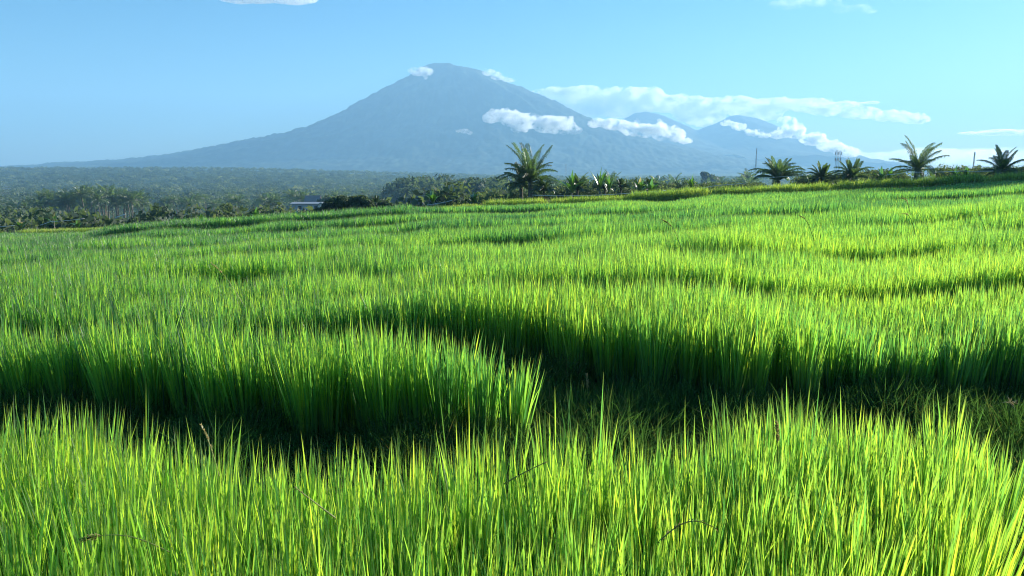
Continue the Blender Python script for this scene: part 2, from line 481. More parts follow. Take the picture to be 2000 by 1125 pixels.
def plant_rice(name, pts, hscale, nb, w, nseg, mat, label, cat, spread=0.085, tintf=None, H0_=0.60, zfun=zground, kind='stuff', leanmax=0.24, bend=0.037, group=None, edge=None):
    """pts (M,2) hills of rice"""
    M = len(pts)
    X0, Y0 = pts[:, 0], pts[:, 1]
    idx = np.repeat(np.arange(M), nb); N = len(idx)
    a = rng.uniform(0, 2 * np.pi, N); r = spread * np.sqrt(rng.uniform(0, 1, N))
    bx = X0[idx] + r * np.cos(a) * 0.6; by = Y0[idx] + r * np.sin(a) * 0.6
    bz = zfun(bx, by)
    inner = rng.uniform(0, 1, N)
    H = H0_ * hscale[idx] * (0.76 + 0.26 * np.sqrt(inner)) * rng.uniform(0.82, 1.10, N)
    H = np.where(rng.uniform(0, 1, N) < 0.05, H * 1.16, H)
    az = a + rng.normal(0, 0.5, N)
    lean = np.abs(rng.normal(0.04, 0.075, N)) * (leanmax / 0.30) + 0.55 * r
    if edge is not None:                  # plants on the rim of a bed fan outwards
        hx = lean * np.cos(az) + edge[idx, 0] * rng.uniform(.2, 1.2, N); hy = lean * np.sin(az) + edge[idx, 1] * rng.uniform(.2, 1.2, N)
        az = np.arctan2(hy, hx); lean = np.hypot(hx, hy)
    curv = np.abs(rng.normal(0, bend, N)) * (0.4 + rng.uniform(0, 1, N))
    wid = w * rng.uniform(0.6, 1.25, N)
    face = rng.uniform(0, np.pi, N)
    ct = tintf[idx] if tintf is not None else 0.45
    tint = np.clip(ct + rng.normal(0, 0.17, N) + 0.1 * (rng.uniform(0, 1, N) < 0.05) * 3, 0, 1)
    V, F, T, A = blades(np.stack([bx, by, bz - 0.01], -1), H, lean, curv, az, wid, face, tint, nseg)
    me = quads_mesh(name, V, F, {'tint': T, 'along': A})
    return mk(name, me, mat, kind=kind, label=label, cat=cat, group=group)

def jgrid(x0, x1, y0, y1, s, jit=0.3):
    xs = np.arange(x0, x1, s); ys = np.arange(y0, y1, s)
    X, Y = np.meshgrid(xs, ys)
    X = X + (np.arange(len(ys))[:, None] % 2) * s * 0.5
    X = X + rng.uniform(-jit, jit, X.shape) * s; Y = Y + rng.uniform(-jit, jit, Y.shape) * s
    return np.stack([X.ravel(), Y.ravel()], -1)

TIP = 0.60
B1 = curve([gp(a, b, TIP) for a, b in [(-500, 775), (0, 795), (150, 798), (300, 838), (500, 868), (850, 885), (1000, 866), (1080, 838), (1250, 848),
                                       (1400, 838), (1550, 808), (1700, 792), (1880, 812), (1985, 865)]])
B1R = curve([(gp(a, b, TIP)[1], gp(a, b, TIP)[0]) for a, b in [(1965, 865), (1945, 940), (1895, 1010), (1835, 1125), (1785, 1250), (1730, 1500)]])
B2N = curve([gp(a, b) for a, b in [(-400, 800), (0, 820), (250, 852), (500, 878), (900, 900), (1030, 885)]])
B2F = curve([gp(a, b, TIP) for a, b in [(-400, 612), (0, 618), (500, 632), (900, 652), (1050, 700)]])
B2R = curve([(gp(a, b)[1], gp(a, b)[0]) for a, b in [(1078, 900), (1090, 860), (1088, 800), (1080, 760)]])
B3N = curve([gp(a, b) for a, b in [(-500, 715), (0, 712), (500, 718), (900, 725), (1050, 735), (1150, 760), (1280, 790), (1400, 806), (1700, 806), (1900, 793), (2400, 775)]])

def in_fr(p, m=0.12, pad=1.2):            # inside the wedge the camera could look at, plus a margin to the sides
    return np.abs(p[:, 0]) < p[:, 1] * (0.72 + m) + pad

# front bed
p = jgrid(-3.6, 3.0, 0.7, 4.2, 0.155)
k = (p[:, 1] < np.interp(p[:, 0], *B1)) & (p[:, 0] < np.interp(p[:, 1], *B1R)) & in_fr(p)
p1 = p[k]
pe = []
for _ in range(14):                       # a separate tuft beyond the muddy corner on the right
    pe.append((rng.uniform(1.55, 2.3), rng.uniform(1.45, 1.95)))
p1 = np.concatenate([p1, np.array([q for q in pe if q[0] > 1.42 + (q[1] - 1.4) * 0.55])])
h1 = 0.92 + 0.22 * fbm(p1[:, 0] * 1.5, p1[:, 1] * 1.5, 5, 2)
t1 = 0.47 + 0.55 * (fbm(p1[:, 0] / 0.9 + 9, p1[:, 1] / 0.9, 6, 3) - 0.35) + 0.10 * sstep(-0.8, 1.6, p1[:, 0])
plant_rice('rice', p1, h1, 92, 0.0074, 7, M_RICE, 'bright sunlit bed of young rice filling the bottom of the picture', 'rice', tintf=t1, H0_=0.62,
           edge=np.stack([0.04 * np.exp(-np.maximum(0, np.interp(p1[:, 1], *B1R) - p1[:, 0]) / .2), 0.16 * np.exp(-np.maximum(0, np.interp(p1[:, 0], *B1) - p1[:, 1]) / .15)], -1))

# second bed, left of the grassy path
p = jgrid(-5.4, 0.6, 3.6, 7.0, 0.165)
p = p[(p[:, 0] < np.interp(p[:, 1], *B2R) + 0.14 - 0.26 * vnoise(p[:, 1] * 3, p[:, 0] * 2, 77))]
k = (p[:, 1] > np.interp(p[:, 0], *B2N)) & (p[:, 1] < np.interp(p[:, 0], *B2F)) & (p[:, 0] < np.interp(p[:, 1], *B2R) + 0.14) & in_fr(p)
p2 = p[k]
h2 = 0.92 + 0.25 * fbm(p2[:, 0] * 1.3, p2[:, 1] * 1.3, 15, 2)
h2 = h2 * (1 - 0.28 * np.exp(-np.maximum(0, np.interp(p2[:, 1], *B2R) + .1 - p2[:, 0]) / .22) * rng.uniform(.4, 1.2, len(p2)))
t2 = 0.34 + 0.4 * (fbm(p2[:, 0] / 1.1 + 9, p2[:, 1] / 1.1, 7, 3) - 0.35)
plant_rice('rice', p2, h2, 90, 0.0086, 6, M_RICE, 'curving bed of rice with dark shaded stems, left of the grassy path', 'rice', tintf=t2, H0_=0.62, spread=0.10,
           edge=np.stack([0.30 * np.exp(-np.maximum(0, np.interp(p2[:, 1], *B2R) + .1 - p2[:, 0]) / .22), -0.12 * np.exp(-np.maximum(0, p2[:, 1] - np.interp(p2[:, 0], *B2N)) / .15)], -1))

# the main field, in rings of falling detail that make one crop
def keep_main(p):
    X, Y = p[:, 0], p[:, 1]
    k = (Y > np.interp(X, *B3N)) & (Y < 59.3 + 0.8 * np.sin(X / 7))
    b = X / Y
    k &= ~((np.abs(Y - 40.6) < .8) & (b > -.55) & (b < -.14))
    for q in range(len(GAPS)):
        yy, wgt = gap_line(q, X, Y)
        k &= ~(np.abs(Y - yy) < GAPS[q][1] * 0.5 * wgt)
    return k
def hmap(p):
    X, Y = p[:, 0], p[:, 1]
    a = fbm(X / (1.1 + 0.05 * Y), Y / (0.8 + 0.07 * Y), 25, 3)
    return 0.66 + 0.66 * a
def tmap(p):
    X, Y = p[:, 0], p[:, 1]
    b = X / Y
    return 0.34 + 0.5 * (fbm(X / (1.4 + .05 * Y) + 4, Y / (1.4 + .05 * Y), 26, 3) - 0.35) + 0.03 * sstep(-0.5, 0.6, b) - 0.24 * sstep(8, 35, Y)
parts_ = []
for (ya, yb, s, nb, w, ns) in ((4.6, 7.6, 0.165, 78, 0.0092, 6), (7.6, 13, 0.185, 48, 0.0105, 4), (13, 24, 0.22, 26, 0.015, 3), (24, 42, 0.30, 18, 0.024, 2), (42, 64.5, 0.38, 14, 0.036, 2)):
    p = jgrid(-yb * 0.84 - 1.5, yb * 0.84 + 1.5, ya, yb, s)
    p = p[in_fr(p)]; p = p[keep_main(p)]
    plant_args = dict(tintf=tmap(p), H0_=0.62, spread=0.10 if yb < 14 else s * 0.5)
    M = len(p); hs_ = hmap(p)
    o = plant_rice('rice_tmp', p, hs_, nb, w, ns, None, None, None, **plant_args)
    parts_.append(o)
# join the rings into one crop object
Vs, Ls, Ss, Ts, As, nv, nl = [], [], [], [], [], 0, 0
for o in parts_:
    me = o.data
    v = np.empty(len(me.vertices) * 3, np.float32); me.vertices.foreach_get('co', v)
    l = np.empty(len(me.loops), np.int32); me.loops.foreach_get('vertex_index', l)
    s_ = np.empty(len(me.polygons), np.int32); me.polygons.foreach_get('loop_start', s_)
    t_ = np.empty(len(me.vertices), np.float32); me.attributes['tint'].data.foreach_get('value', t_)
    a_ = np.empty(len(me.vertices), np.float32); me.attributes['along'].data.foreach_get('value', a_)
    Vs.append(v.reshape(-1, 3)); Ls.append(l + nv); Ss.append(s_ + nl); Ts.append(t_); As.append(a_)
    nv += len(me.vertices); nl += len(me.loops)
    bpy.data.objects.remove(o); bpy.data.meshes.remove(me)
print('main field quads', nl // 4)
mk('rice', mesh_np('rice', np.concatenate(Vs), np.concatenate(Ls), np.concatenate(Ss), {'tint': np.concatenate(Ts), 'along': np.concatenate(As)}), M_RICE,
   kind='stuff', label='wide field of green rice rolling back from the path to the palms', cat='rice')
del Vs, Ls, Ss, Ts, As, parts_

# weeds on the path between the beds
p = np.concatenate([jgrid(-4.5, 4.6, 2.3, 7.6, 0.085, 0.5)])
ff = (p[:, 1] > np.interp(p[:, 0], *B1) + 0.02) | (p[:, 0] > np.interp(p[:, 1], *B1R) + 0.02)
gg = ~((p[:, 1] > np.interp(p[:, 0], *B2N) + .1) & (p[:, 1] < np.interp(p[:, 0], *B2F) - .1) & (p[:, 0] < np.interp(p[:, 1], *B2R) - .1))
hh = p[:, 1] < np.interp(p[:, 0], *B3N) + 0.1
p = p[ff & gg & hh & (fbm(p[:, 0] * 1.7, p[:, 1] * 1.7, 91, 3) > 0.18)]
p = np.concatenate([p, np.array([(x, y) for x, y in zip(rng.uniform(1.1, 2.4, 160), rng.uniform(1.2, 2.6, 160)) if x > np.interp(y, *B1R)])])
hw = 0.35 + 0.9 * fbm(p[:, 0] * 2, p[:, 1] * 2, 95, 2)
plant_rice('path_grass', p, hw, 16, 0.006, 4, M_WEED, 'low tangled weeds on the shaded path between the rice beds', 'grass', spread=0.09,
           tintf=0.4 + 0.6 * (fbm(p[:, 0] * 2, p[:, 1] * 2, 96, 2) - .4), H0_=0.38, leanmax=1.1, bend=0.55)

# ripe strips along the far rim
strips = [(945, 1068, 405, 'yellowish strip of grass at the foot of the tallest palm pair'),
          (1075, 1228, 402, 'grass strip on the rim just right of the tallest palm pair'),
          (1232, 1388, 393, 'grass strip on the rim in front of the banana clump with pale stems'),
          (1395, 1622, 381, 'longest yellow topped grass strip, in front of the low bushy palm'),
          (1628, 1828, 370, 'dark grass bank in front of the leaning plume palm'),
          (1836, 1936, 358, 'short dark grass bank between the two pale tufts near the thin mast'),
          (1944, 2120, 353, 'dark grass bank under the palm at the right edge'),
          (735, 942, 411, 'low pale grass strip right of the dark spreading bush'),
          (200, 800, 441, 'long dark edged rice strip across the left of the field'),
          (20, 205, 462, 'thin pale grass strip on the rim at the far left')]
def strip_band(x0, x1, yd0, yd1, s):
    xa, xb = (x0 - 1000) / FPX * yd0, (x1 - 1000) / FPX * yd0
    p = jgrid(xa, xb, yd0, yd1, s)
    e = np.minimum(p[:, 0] - xa, xb - p[:, 0])
    return p[(p[:, 1] - yd0) > 0.9 * np.maximum(0, 0.6 - e)], np.clip(0.35 + e / 0.7, 0, 1)[(p[:, 1] - yd0) > 0.9 * np.maximum(0, 0.6 - e)]
for i, (xa, xb, py, lab) in enumerate(strips):
    y0 = 60.2 if i != 8 else 41.3
    y1 = 62.0 if i != 8 else 42.3
    p, e = strip_band(xa, xb, y0 + 0.5 * math.sin(i * 2.1), y1, 0.2)
    H = [0.8, 0.8, 1.05, 0.95, 1.0, 1.0, 0.95, 0.5, 0.66, 0.5][i]
    green = i == 8
    tt = (0.62 if i in (7, 9) else 0.42 if i < 4 else 0.40) + 0.5 * (fbm(p[:, 0] / 2, p[:, 1], 50 + i, 2) - .5)
    plant_rice('grass_strip', p, (0.7 + 0.3 * e) * (0.85 + 0.35 * fbm(p[:, 0] / 0.8, p[:, 1], 40 + i, 2)), 11, 0.026, 3, M_RICE if green else M_RIPE, lab,
               'grass strip', spread=0.13, tintf=tt * 0.5 if green else tt, H0_=H, kind='thing', bend=0.2, group='grass strips along the rim of the field')

# ------------------------------------------------------------------ palms, bananas, trees
def frond(L, el, az, droop, nl, lw, ll, seed, tint, roll=0.0):
    """one feather leaf: a bent midrib with a row of hanging leaflets on each side"""
    r = random.Random(seed); g = G()
    n = 10; P = []; e = el; p = Vector((0, 0, 0)); d0 = Vector((math.cos(az), math.sin(az), 0))
    for k in range(n + 1):
        P.append(p.copy())
        e2 = e - droop * (k / n) ** 1.5
        p = p + (d0 * math.cos(e2) + Vector((0, 0, 1)) * math.sin(e2)) * (L / n)
    g.tube(P, [0.045 * L / 3.5 * (1 - 0.8 * k / n) for k in range(n + 1)], 4, tint * 0.9 + 0.1)
    side0 = d0.cross(Vector((0, 0, 1))).normalized()
    for k in range(nl):
        t = 0.14 + 0.86 * (k + r.random() * 0.5) / nl
        f = t * n; i = min(int(f), n - 1); q = P[i].lerp(P[i + 1], f - i)
        tan = (P[i + 1] - P[i]).normalized()
        up = side0.cross(tan).normalized()
        l_ = ll * (math.sin(math.pi * min(1, t * 0.82 + 0.13)) ** 0.6) * r.uniform(0.85, 1.1)
        for s in (-1, 1):
            dr = (side0 * s * 0.85 + tan * 0.65 + up * r.uniform(0.05, 0.3) + Vector((roll, 0, 0))).normalized()
            m = q + dr * l_ * 0.55
            tip = q + dr * l_ * 0.9 + Vector((0, 0, -1)) * l_ * r.uniform(0.25, 0.75)
            wv = tan * lw * 0.5
            g.add([q - wv * 0.5, q + wv * 0.5, m + wv, m - wv, tip], [(0, 1, 2, 3), (3, 2, 4)], min(1, max(0, tint + r.uniform(-.12, .12))))
    return g

def trunk_g(h, r0, r1, lean=(0, 0), n=9, seg=12, rings=True):
    g = G(); P = []; R = []
    for k in range(seg + 1):
        t = k / seg
        P.append((lean[0] * t * t, lean[1] * t * t, h * t))
        R.append((r0 + (r1 - r0) * t ** 0.6) * (1.06 if rings and k % 2 else 1))
    g.tube(P, R, n); return g, P[-1]

def near_palm(label, px, pybase, pytop, Y, spec, trunk_h, cat='palm tree', lean=(0, 0), dead=0, name='palm_tree', rbase=0.20):
    """spec: list of (count, length, elevation range, droop range); heights in metres"""
    x, _, zt = at(px, pytop, Y)
    root = mk(name, None, None, loc=(x, Y, 0), label=label, cat=cat, group='palms standing along the rim of the field')
    zb = float(zground(np.array([x]), np.array([Y]))[0])
    root.location.z = zb - 0.1
    g, top = trunk_g(trunk_h, rbase, rbase * 0.7, lean)
    mk('trunk', g.mesh('trunk', True), M_BARK, root)
    sd = hash(label) % 1000 if False else int(px)
    r = random.Random(sd)
    ga = 0
    for (cnt, L, (e0, e1), (d0, d1), tint) in spec:
        for k in range(cnt):
            ga += 2.39996
            az = ga + r.uniform(-.45, .45)
            g = frond(L * r.uniform(.88, 1.08), r.uniform(e0, e1), az, r.uniform(d0, d1) * 1.15, 44, 0.06, 0.19 * L, sd * 50 + k + int(L * 10), tint)
            mk('frond', g.mesh('frond'), M_PALM, root, loc=top)
    if dead:
        for k in range(dead):
            az = r.uniform(0, 6.28)
            g = frond(2.2, r.uniform(-1.1, -0.3), az, r.uniform(0.2, 0.6), 22, 0.06, 0.5, sd * 77 + k, 1.0)
            mk('dead_frond', g.mesh('dead_frond'), M_PALM, root, loc=(top[0], top[1], top[2] - 0.2))
    return root, zb

def zat(px, Y):
    x = (px - 1000) / FPX * Y
    return float(zground(np.array([x]), np.array([Y]))[0])

def palm_fit(label, px, pytop, Y, halfw_px, style, lean=(0, 0), dead=0, rbase=0.2, crown_px=None):
    """crown_px: picture height of the crown's heart, so the trunk length follows"""
    zb = zat(px, Y); s = Y / FPX
    zheart = at(px, crown_px, Y)[2]
    th = max(0.4, zheart - zb + 0.1)
    R = halfw_px * s; up = (crown_px - pytop) * s
    if style == 'tall':
        spec = [(9, up * 1.0, (1.05, 1.5), (0.0, 0.7), 0.5), (6, up * .8, (.95, 1.3), (.5, 1.1), .5), (9, R * 1.15, (0.75, 1.15), (0.9, 1.4), 0.45), (8, R * 1.12, (0.25, 0.7), (0.9, 1.5), 0.35), (5, R * 0.95, (-0.3, 0.15), (0.8, 1.3), 0.45)]
    elif style == 'plume':
        spec = [(6, up * 1.05, (1.1, 1.5), (0.2, 0.9), 0.6), (7, R * 1.15, (0.7, 1.05), (0.6, 1.1), 0.45), (8, R * 1.18, (0.25, 0.65), (1.0, 1.7), 0.4), (3, R * 0.9, (0, 0.2), (0.9, 1.4), 0.4)]
    else:
        spec = [(9, up * 1.0, (1.1, 1.5), (0.1, 0.6), 0.5), (8, up * 1.05, (0.9, 1.25), (0.9, 1.7), 0.5), (10, R * 1.25, (0.65, 1.0), (1.1, 1.9), 0.45), (8, R * 1.15, (0.25, 0.6), (0.9, 1.5), 0.4)]
    near_palm(label, px, 0, pytop, Y, spec, th, lean=lean, dead=dead, rbase=rbase)

palm_fit('tallest palm, tight upright plume of dark fronds over two low trunks', 1036, 277, 68, 60, 'tall', dead=0, rbase=0.28, crown_px=357)
palm_fit('slim low trunked palm tucked under the left side of the tallest palm', 1018, 318, 69.5, 30, 'bushy', rbase=0.22, crown_px=366)
palm_fit('small palm with brown dead fronds at the foot of the tallest palm', 1062, 345, 66, 26, 'bushy', dead=8, rbase=0.15, crown_px=374)
palm_fit('low bushy palm with a dense dark heart, left of the lattice tower', 1523, 302, 66, 48, 'bushy', rbase=0.28, crown_px=353)
palm_fit('short palm just left of the lattice tower', 1606, 317, 68, 26, 'bushy', rbase=0.18, crown_px=355)
palm_fit('pale feathery palm just right of the lattice tower', 1667, 304, 67, 36, 'bushy', rbase=0.2, crown_px=353)
palm_fit('plume palm leaning right, alone between the sea and the thin mast', 1795, 267, 66, 50, 'plume', lean=(0.1, 0), rbase=0.24, crown_px=333)
palm_fit('palm at the right edge with upswept arching fronds', 1962, 285, 66, 44, 'plume', rbase=0.24, crown_px=335)
palm_fit('small yellowish palm behind the right end of the dark spreading bush', 735, 381, 71, 24, 'bushy', rbase=0.12, crown_px=402)
palm_fit('dense grey green young palm right behind the bushy banana plant', 1128, 340, 71, 22, 'bushy', rbase=0.14, crown_px=372)
palm_fit('young palm spreading behind the narrow upright banana plant', 1182, 343, 71, 26, 'bushy', rbase=0.14, crown_px=370)
palm_fit('young palm behind the banana clump with pale stems', 1268, 347, 71, 24, 'bushy', rbase=0.14, crown_px=368)
palm_fit('small palm half hidden behind the rim right of the banana clump', 1213, 347, 74, 24, 'bushy', rbase=0.14, crown_px=368)

def banana_leaf(L, w, el, az, droop, seed, tint, fold=0.35):
    g = G(); r = random.Random(seed); n = 9; P = []; p = Vector((0, 0, 0)); d0 = Vector((math.cos(az), math.sin(az), 0))
    for k in range(n + 1):
        P.append(p.copy()); e = el - droop * (k / n) ** 1.6
        p = p + (d0 * math.cos(e) + Vector((0, 0, 1)) * math.sin(e)) * (L / n)
    side = d0.cross(Vector((0, 0, 1))).normalized(); V = []; F = []
    for k in range(n + 1):
        t = k / n; ww = w * 0.5 * (math.sin(math.pi * min(1, max(0, (t - 0.12) / 0.88)) ** 0.8) if t > 0.13 else 0.04) * r.uniform(.85, 1.05) + 0.012
        tan = (P[min(k + 1, n)] - P[max(k - 1, 0)]).normalized(); up = side.cross(tan).normalized()
        V += [P[k] - side * ww + up * ww * fold, P[k], P[k] + side * ww + up * ww * fold]
    for k in range(n):
        a = 3 * k; F += [(a, a + 1, a + 4, a + 3), (a + 1, a + 2, a + 5, a + 4)]
    g.add(V, F, tint); g.tube(P, [0.03 * (1 - .8 * k / n) for k in range(n + 1)], 4, tint)
    return g

def banana(label, px, pytop, Y, nl=7, wide=0.45, dry=False, group='banana plants along the rim of the field', el=(0.9, 1.5)):
    x, _, zt = at(px, pytop, Y); zb = zat(px, Y); Ht = max(1.4, zt - zb)
    L = min(Ht * 0.62, 2.6)
    root = mk('banana_plant', None, None, loc=(x, Y, zb - 0.05), label=label, cat='banana plant', group=group)
    g, top = trunk_g(Ht - L * 0.93, 0.12, 0.07, rings=False)
    mk('stem', g.mesh('stem', True), M_BARK, root)
    r = random.Random(int(px) * 3)
    for k in range(nl):
        t = 1.0 if (dry and k % 3 == 0) else r.uniform(.3, .75)
        e = 1.52 if k == 0 else r.uniform(*el)
        lf = banana_leaf(L * (1 if k == 0 else r.uniform(.7, 1)), wide, e, k * 2.4 + r.random(), 0.05 if k == 0 else r.uniform(.3, 1.3), int(px) + k, t)
        mk('leaf', lf.mesh('leaf'), M_BANANA, root, loc=top)
    return root

banana('banana plant with one bright upright leaf at the left end of the white cord', 845, 369, 66, 7, 0.5)
banana('stubby banana plant with a pale hanging leaf, left of the tallest palm', 925, 374, 66, 7, 0.5)
banana('bushy banana plant with a white hanging leaf, right of the tallest palm', 1117, 333, 67, 12, 0.4, el=(0.8, 1.5))
banana('narrow upright banana plant with a square tipped top leaf', 1172, 328, 67, 9, 0.34, el=(1.15, 1.5))
banana('low side shoot beside the narrow upright banana plant', 1189, 342, 67.5, 7, 0.3, el=(1.0, 1.5))
banana('banana clump with pale bare stems behind the central grass strip', 1250, 346, 66, 9, 0.4, dry=True)
banana('leafy banana plant leaning right of the pale stemmed clump', 1273, 348, 67, 9, 0.45)
banana('small upright banana plant where the white cord climbs the rim', 1352, 340, 68, 7, 0.28, el=(1.1, 1.5))
banana('dark squat banana plant in front of the sea strip', 1722, 325, 66, 7, 0.3, el=(1.1, 1.5))
banana('tiny banana plant with a round top beside the squat one', 1740, 327, 67, 5, 0.3, el=(1.0, 1.5))
banana('dark banana clump at the far left end of the rim', 38, 424, 66, 10, 0.45, dry=True)
banana('banana plant with crossed pale stems near the left end of the rim', 104, 416, 66, 7, 0.3, dry=True, el=(1.1, 1.5))
banana('small pale banana plant below the left valley grove', 150, 432, 67, 7, 0.4)
banana('low dark banana plant with spread leaves left of the spreading bush', 500, 404, 66, 9, 0.4, el=(0.4, 1.4))
banana('small banana plant on the rim between the low dark one and the grove', 392, 420, 67, 6, 0.35)
banana('fringe banana plant right of the leaning plume palm', 1868, 322, 68, 6, 0.3)
banana('low fringe banana plant beside the thin mast', 1888, 324, 68, 6, 0.3)

def crown_mesh(name, lobes, nleaf, size, seed, tint0=0.4):
    r = np.random.default_rng(seed)
    L = np.array(lobes, float); wgt = L[:, 3] ** 2; wgt /= wgt.sum()
    idx = r.choice(len(L), nleaf, p=wgt)
    d = r.normal(0, 1, (nleaf, 3)); d /= np.linalg.norm(d, axis=1)[:, None]
    rad = L[idx, 3] * (0.55 + 0.5 * r.uniform(0, 1, nleaf) ** 0.6)
    d2 = d * np.array([1, 1, 0.75])
    C = L[idx, :3] + d2 * rad[:, None]
    n = d + r.normal(0, 0.6, (nleaf, 3)); n /= np.linalg.norm(n, axis=1)[:, None]
    a = np.cross(n, r.normal(0, 1, (nleaf, 3))); a /= np.linalg.norm(a, axis=1)[:, None]; b = np.cross(n, a)
    s = size * r.uniform(0.6, 1.3, nleaf)[:, None]
    V = np.stack([C - a * s, C + b * s * 0.5, C + a * s, C - b * s * 0.5], 1).reshape(-1, 3)
    F = np.arange(nleaf * 4).reshape(-1, 4)
    t = np.clip(tint0 + r.normal(0, .15, nleaf) + (hash2(idx, idx * 3, seed) - .5) * .35, 0, 1)
    return quads_mesh(name, V, F, {'tint': np.repeat(t, 4)})

def lobes_round(h, w, n, seed, flat=0.8):
    r = random.Random(seed); out = []
    for k in range(n):
        a = r.uniform(0, 6.28); q = math.sqrt(r.random()) * w * 0.36
        out.append((q * math.cos(a), q * math.sin(a), h * (0.45 + 0.42 * r.random() * flat), w * r.uniform(0.17, 0.27)))
    return out

def broad_tree(name, label, loc, h, w, seed, nleaf=1500, size=0.35, group=None, nl=12, cat='tree'):
    root = mk(name, None, None, loc=loc, label=label, cat=cat, group=group)
    g = G(); g.tube([(0, 0, 0), (0.05 * h * .3, 0, h * .25), (0, 0, h * .6)], [h * .035, h * .028, h * .015], 7)
    lb = lobes_round(h, w, nl, seed)
    for (x, y, z, q) in lb[:5]:
        g.tube([(0, 0, h * .25), (x * .5, y * .5, h * .4), (x, y, z)], [h * .018, h * .013, h * .005], 5)
    mk('trunk', g.mesh('trunk', True), M_BARK, root)
    mk('crown', crown_mesh('crown', lb, nleaf, size, seed), M_TREE, root)
    return root

def put_tree(name, label, px, pytop, Y, wpx, seed, nleaf, sz, group=None, cat='tree', nl=14):
    x, _, zt = at(px, pytop, Y); zb = zat(px, Y)
    return broad_tree(name, label, (x, Y, zb - 0.1), (zt - zb) / 0.98, wpx * Y / FPX, seed, nleaf, sz, group, nl, cat)

# spreading dark bush on the rim: several low mounds of leaves on one root
def spread_bush(label, pxs, Y, seed, size=0.16, n=7000):
    x0, _, _ = at(pxs[0][0], 400, Y); zb = zat(pxs[0][0], Y)
    root = mk('spreading_bush', None, None, loc=(x0, Y, zb - 0.05), label=label, cat='bush')
    lb = []; g = G()
    for (px, py, rpx) in pxs:
        x, y, z = at(px, py, Y); r = rpx * Y / FPX
        lb.append((x - x0, random.uniform(-1, 1), z - zb, r))
        g.tube([((x - x0) * .3, 0, 0), ((x - x0) * .8, 0, (z - zb) * .6), (x - x0, 0, z - zb)], [.08, .05, .02], 5)
    mk('stem', g.mesh('stem', True), M_BARK, root)
    mk('foliage', crown_mesh('foliage', lb, n, size, seed, 0.35), M_TREE, root)
spread_bush('dark spreading bush on the rim in front of the white gabled house',
            [(645, 402, 14), (628, 411, 10), (657, 395, 15), (673, 391, 14), (690, 394, 15), (708, 391, 14), (722, 397, 13), (750, 399, 11), (765, 402, 10), (665, 406, 15), (700, 406, 15), (776, 406, 8), (640, 413, 12)], 59.4, 5, 0.13, 11000)

put_tree('domed_tree', 'dark dome shaped tree behind the white gabled house', 640, 371, 280, 36, 3, 3500, 0.8, nl=18)
put_tree('lone_tree', 'big hazy round headed tree with a lower right shoulder on the horizon', 1385, 322, 640, 30, 17, 3000, 1.5, nl=16)
put_tree('lone_tree', 'lower shoulder tree beside the big hazy round headed one', 1403, 334, 650, 26, 18, 2200, 1.4)
put_tree('lone_tree', 'small hazy tree mass between the round headed tree and the low bushy palm', 1440, 341, 600, 36, 19, 2200, 1.4)

# trees past the right edge of the view, whose shadow falls on the field
for i, (x, y, h, w) in enumerate([(79, 84, 29, 14), (90, 88, 30, 15), (101, 84, 29, 15), (113, 86, 31, 15), (126, 84, 29, 15)]):
    zb = float(zground(np.array([x]), np.array([y]))[0])
    broad_tree('tall_tree', 'very tall leafy tree standing past the right end of the rim', (x, y, zb - .1), h, w * 1.25, 200 + i, 6000, 0.42, 'tall trees past the right end of the rim', nl=22)

# low bushes filling in between the palms just behind the rim
RB = [crown_mesh('foliage', lobes_round(1.0, 1.5, 9, 400 + i, 1.0), 900, 0.055, 400 + i, 0.45) for i in range(4)]
STEM = G(); STEM.tube([(0, 0, 0), (.03, 0, .3), (0, .02, .6)], [.05, .035, .02], 6); STEM = STEM.mesh('stem', True)
STEM.materials.append(M_BARK)
for q in RB: q.materials.append(M_TREE)
rb = random.Random(11)
def rim_bushes(n, pxr, pyr, Yr, wr, label, group):
    for k in range(n):
        px = pxr[0] + (pxr[1] - pxr[0]) * (k + rb.random()) / n; Y = rb.uniform(*Yr)
        py = np.interp(px, [960, 1100, 1300, 1500, 1760, 2050], pyr) + rb.uniform(-4, 5)
        x, _, zt = at(px, py, Y); zb = zat(px, Y); h = max(.6, zt - zb); w = rb.uniform(*wr)
        root = mk('rim_bush', None, None, loc=(x, Y, zb - .05), label=label, cat='bush', group=group)
        root.scale = (w, w, h / 0.95); root.rotation_euler = (0, 0, rb.uniform(0, 6))
        mk('foliage', RB[k % 4], None, root); mk('stem', STEM, None, root)
rim_bushes(46, (960, 1480), (378, 366, 362, 358, 340, 336), (76, 110), (1.8, 3.2), 'grey green bush in the low row behind the central grass strips', 'bushes behind the central grass strips')
rim_bushes(26, (1560, 1760), (378, 370, 362, 352, 334, 333), (70, 90), (1.4, 2.4), 'dark bush in the row between the low bushy palm and the leaning plume palm', 'bushes between the low bushy palm and the plume palm')
rim_bushes(20, (1820, 2030), (378, 370, 362, 352, 331, 328), (70, 90), (1.2, 2.2), 'dark fringe bush on the bank around the thin mast', 'fringe bushes around the thin mast')

# --- prototypes for the valley
def far_palm(h, seed, nf=26, label='', group=''):
    root = mk('coconut_palm', None, None, loc=(0, 0, 0), label=label, cat='palm tree', group=group)
    r = random.Random(seed)
    lx = r.uniform(-1, 1)
    g, top = trunk_g(h, 0.22, 0.14, (lx, 0), 6, 8, False)
    mk('trunk', g.mesh('trunk', True), M_BARK, root)
    cg = G()
    for k in range(nf):
        e = 1.35 - 1.75 * (k / nf)
        f = frond(r.uniform(3.2, 4.3), e + r.uniform(-.15, .15), k * 2.4 + r.random() * .4, r.uniform(.7, 1.3), 13, 0.20, 0.95, seed * 100 + k, r.uniform(.25, .75))
        cg.add(f.v, f.f, 0.5); cg.t[-len(f.v):] = f.t
    me = cg.mesh('crown')
    mk('crown', me, M_PALM, root, loc=top)
    return root

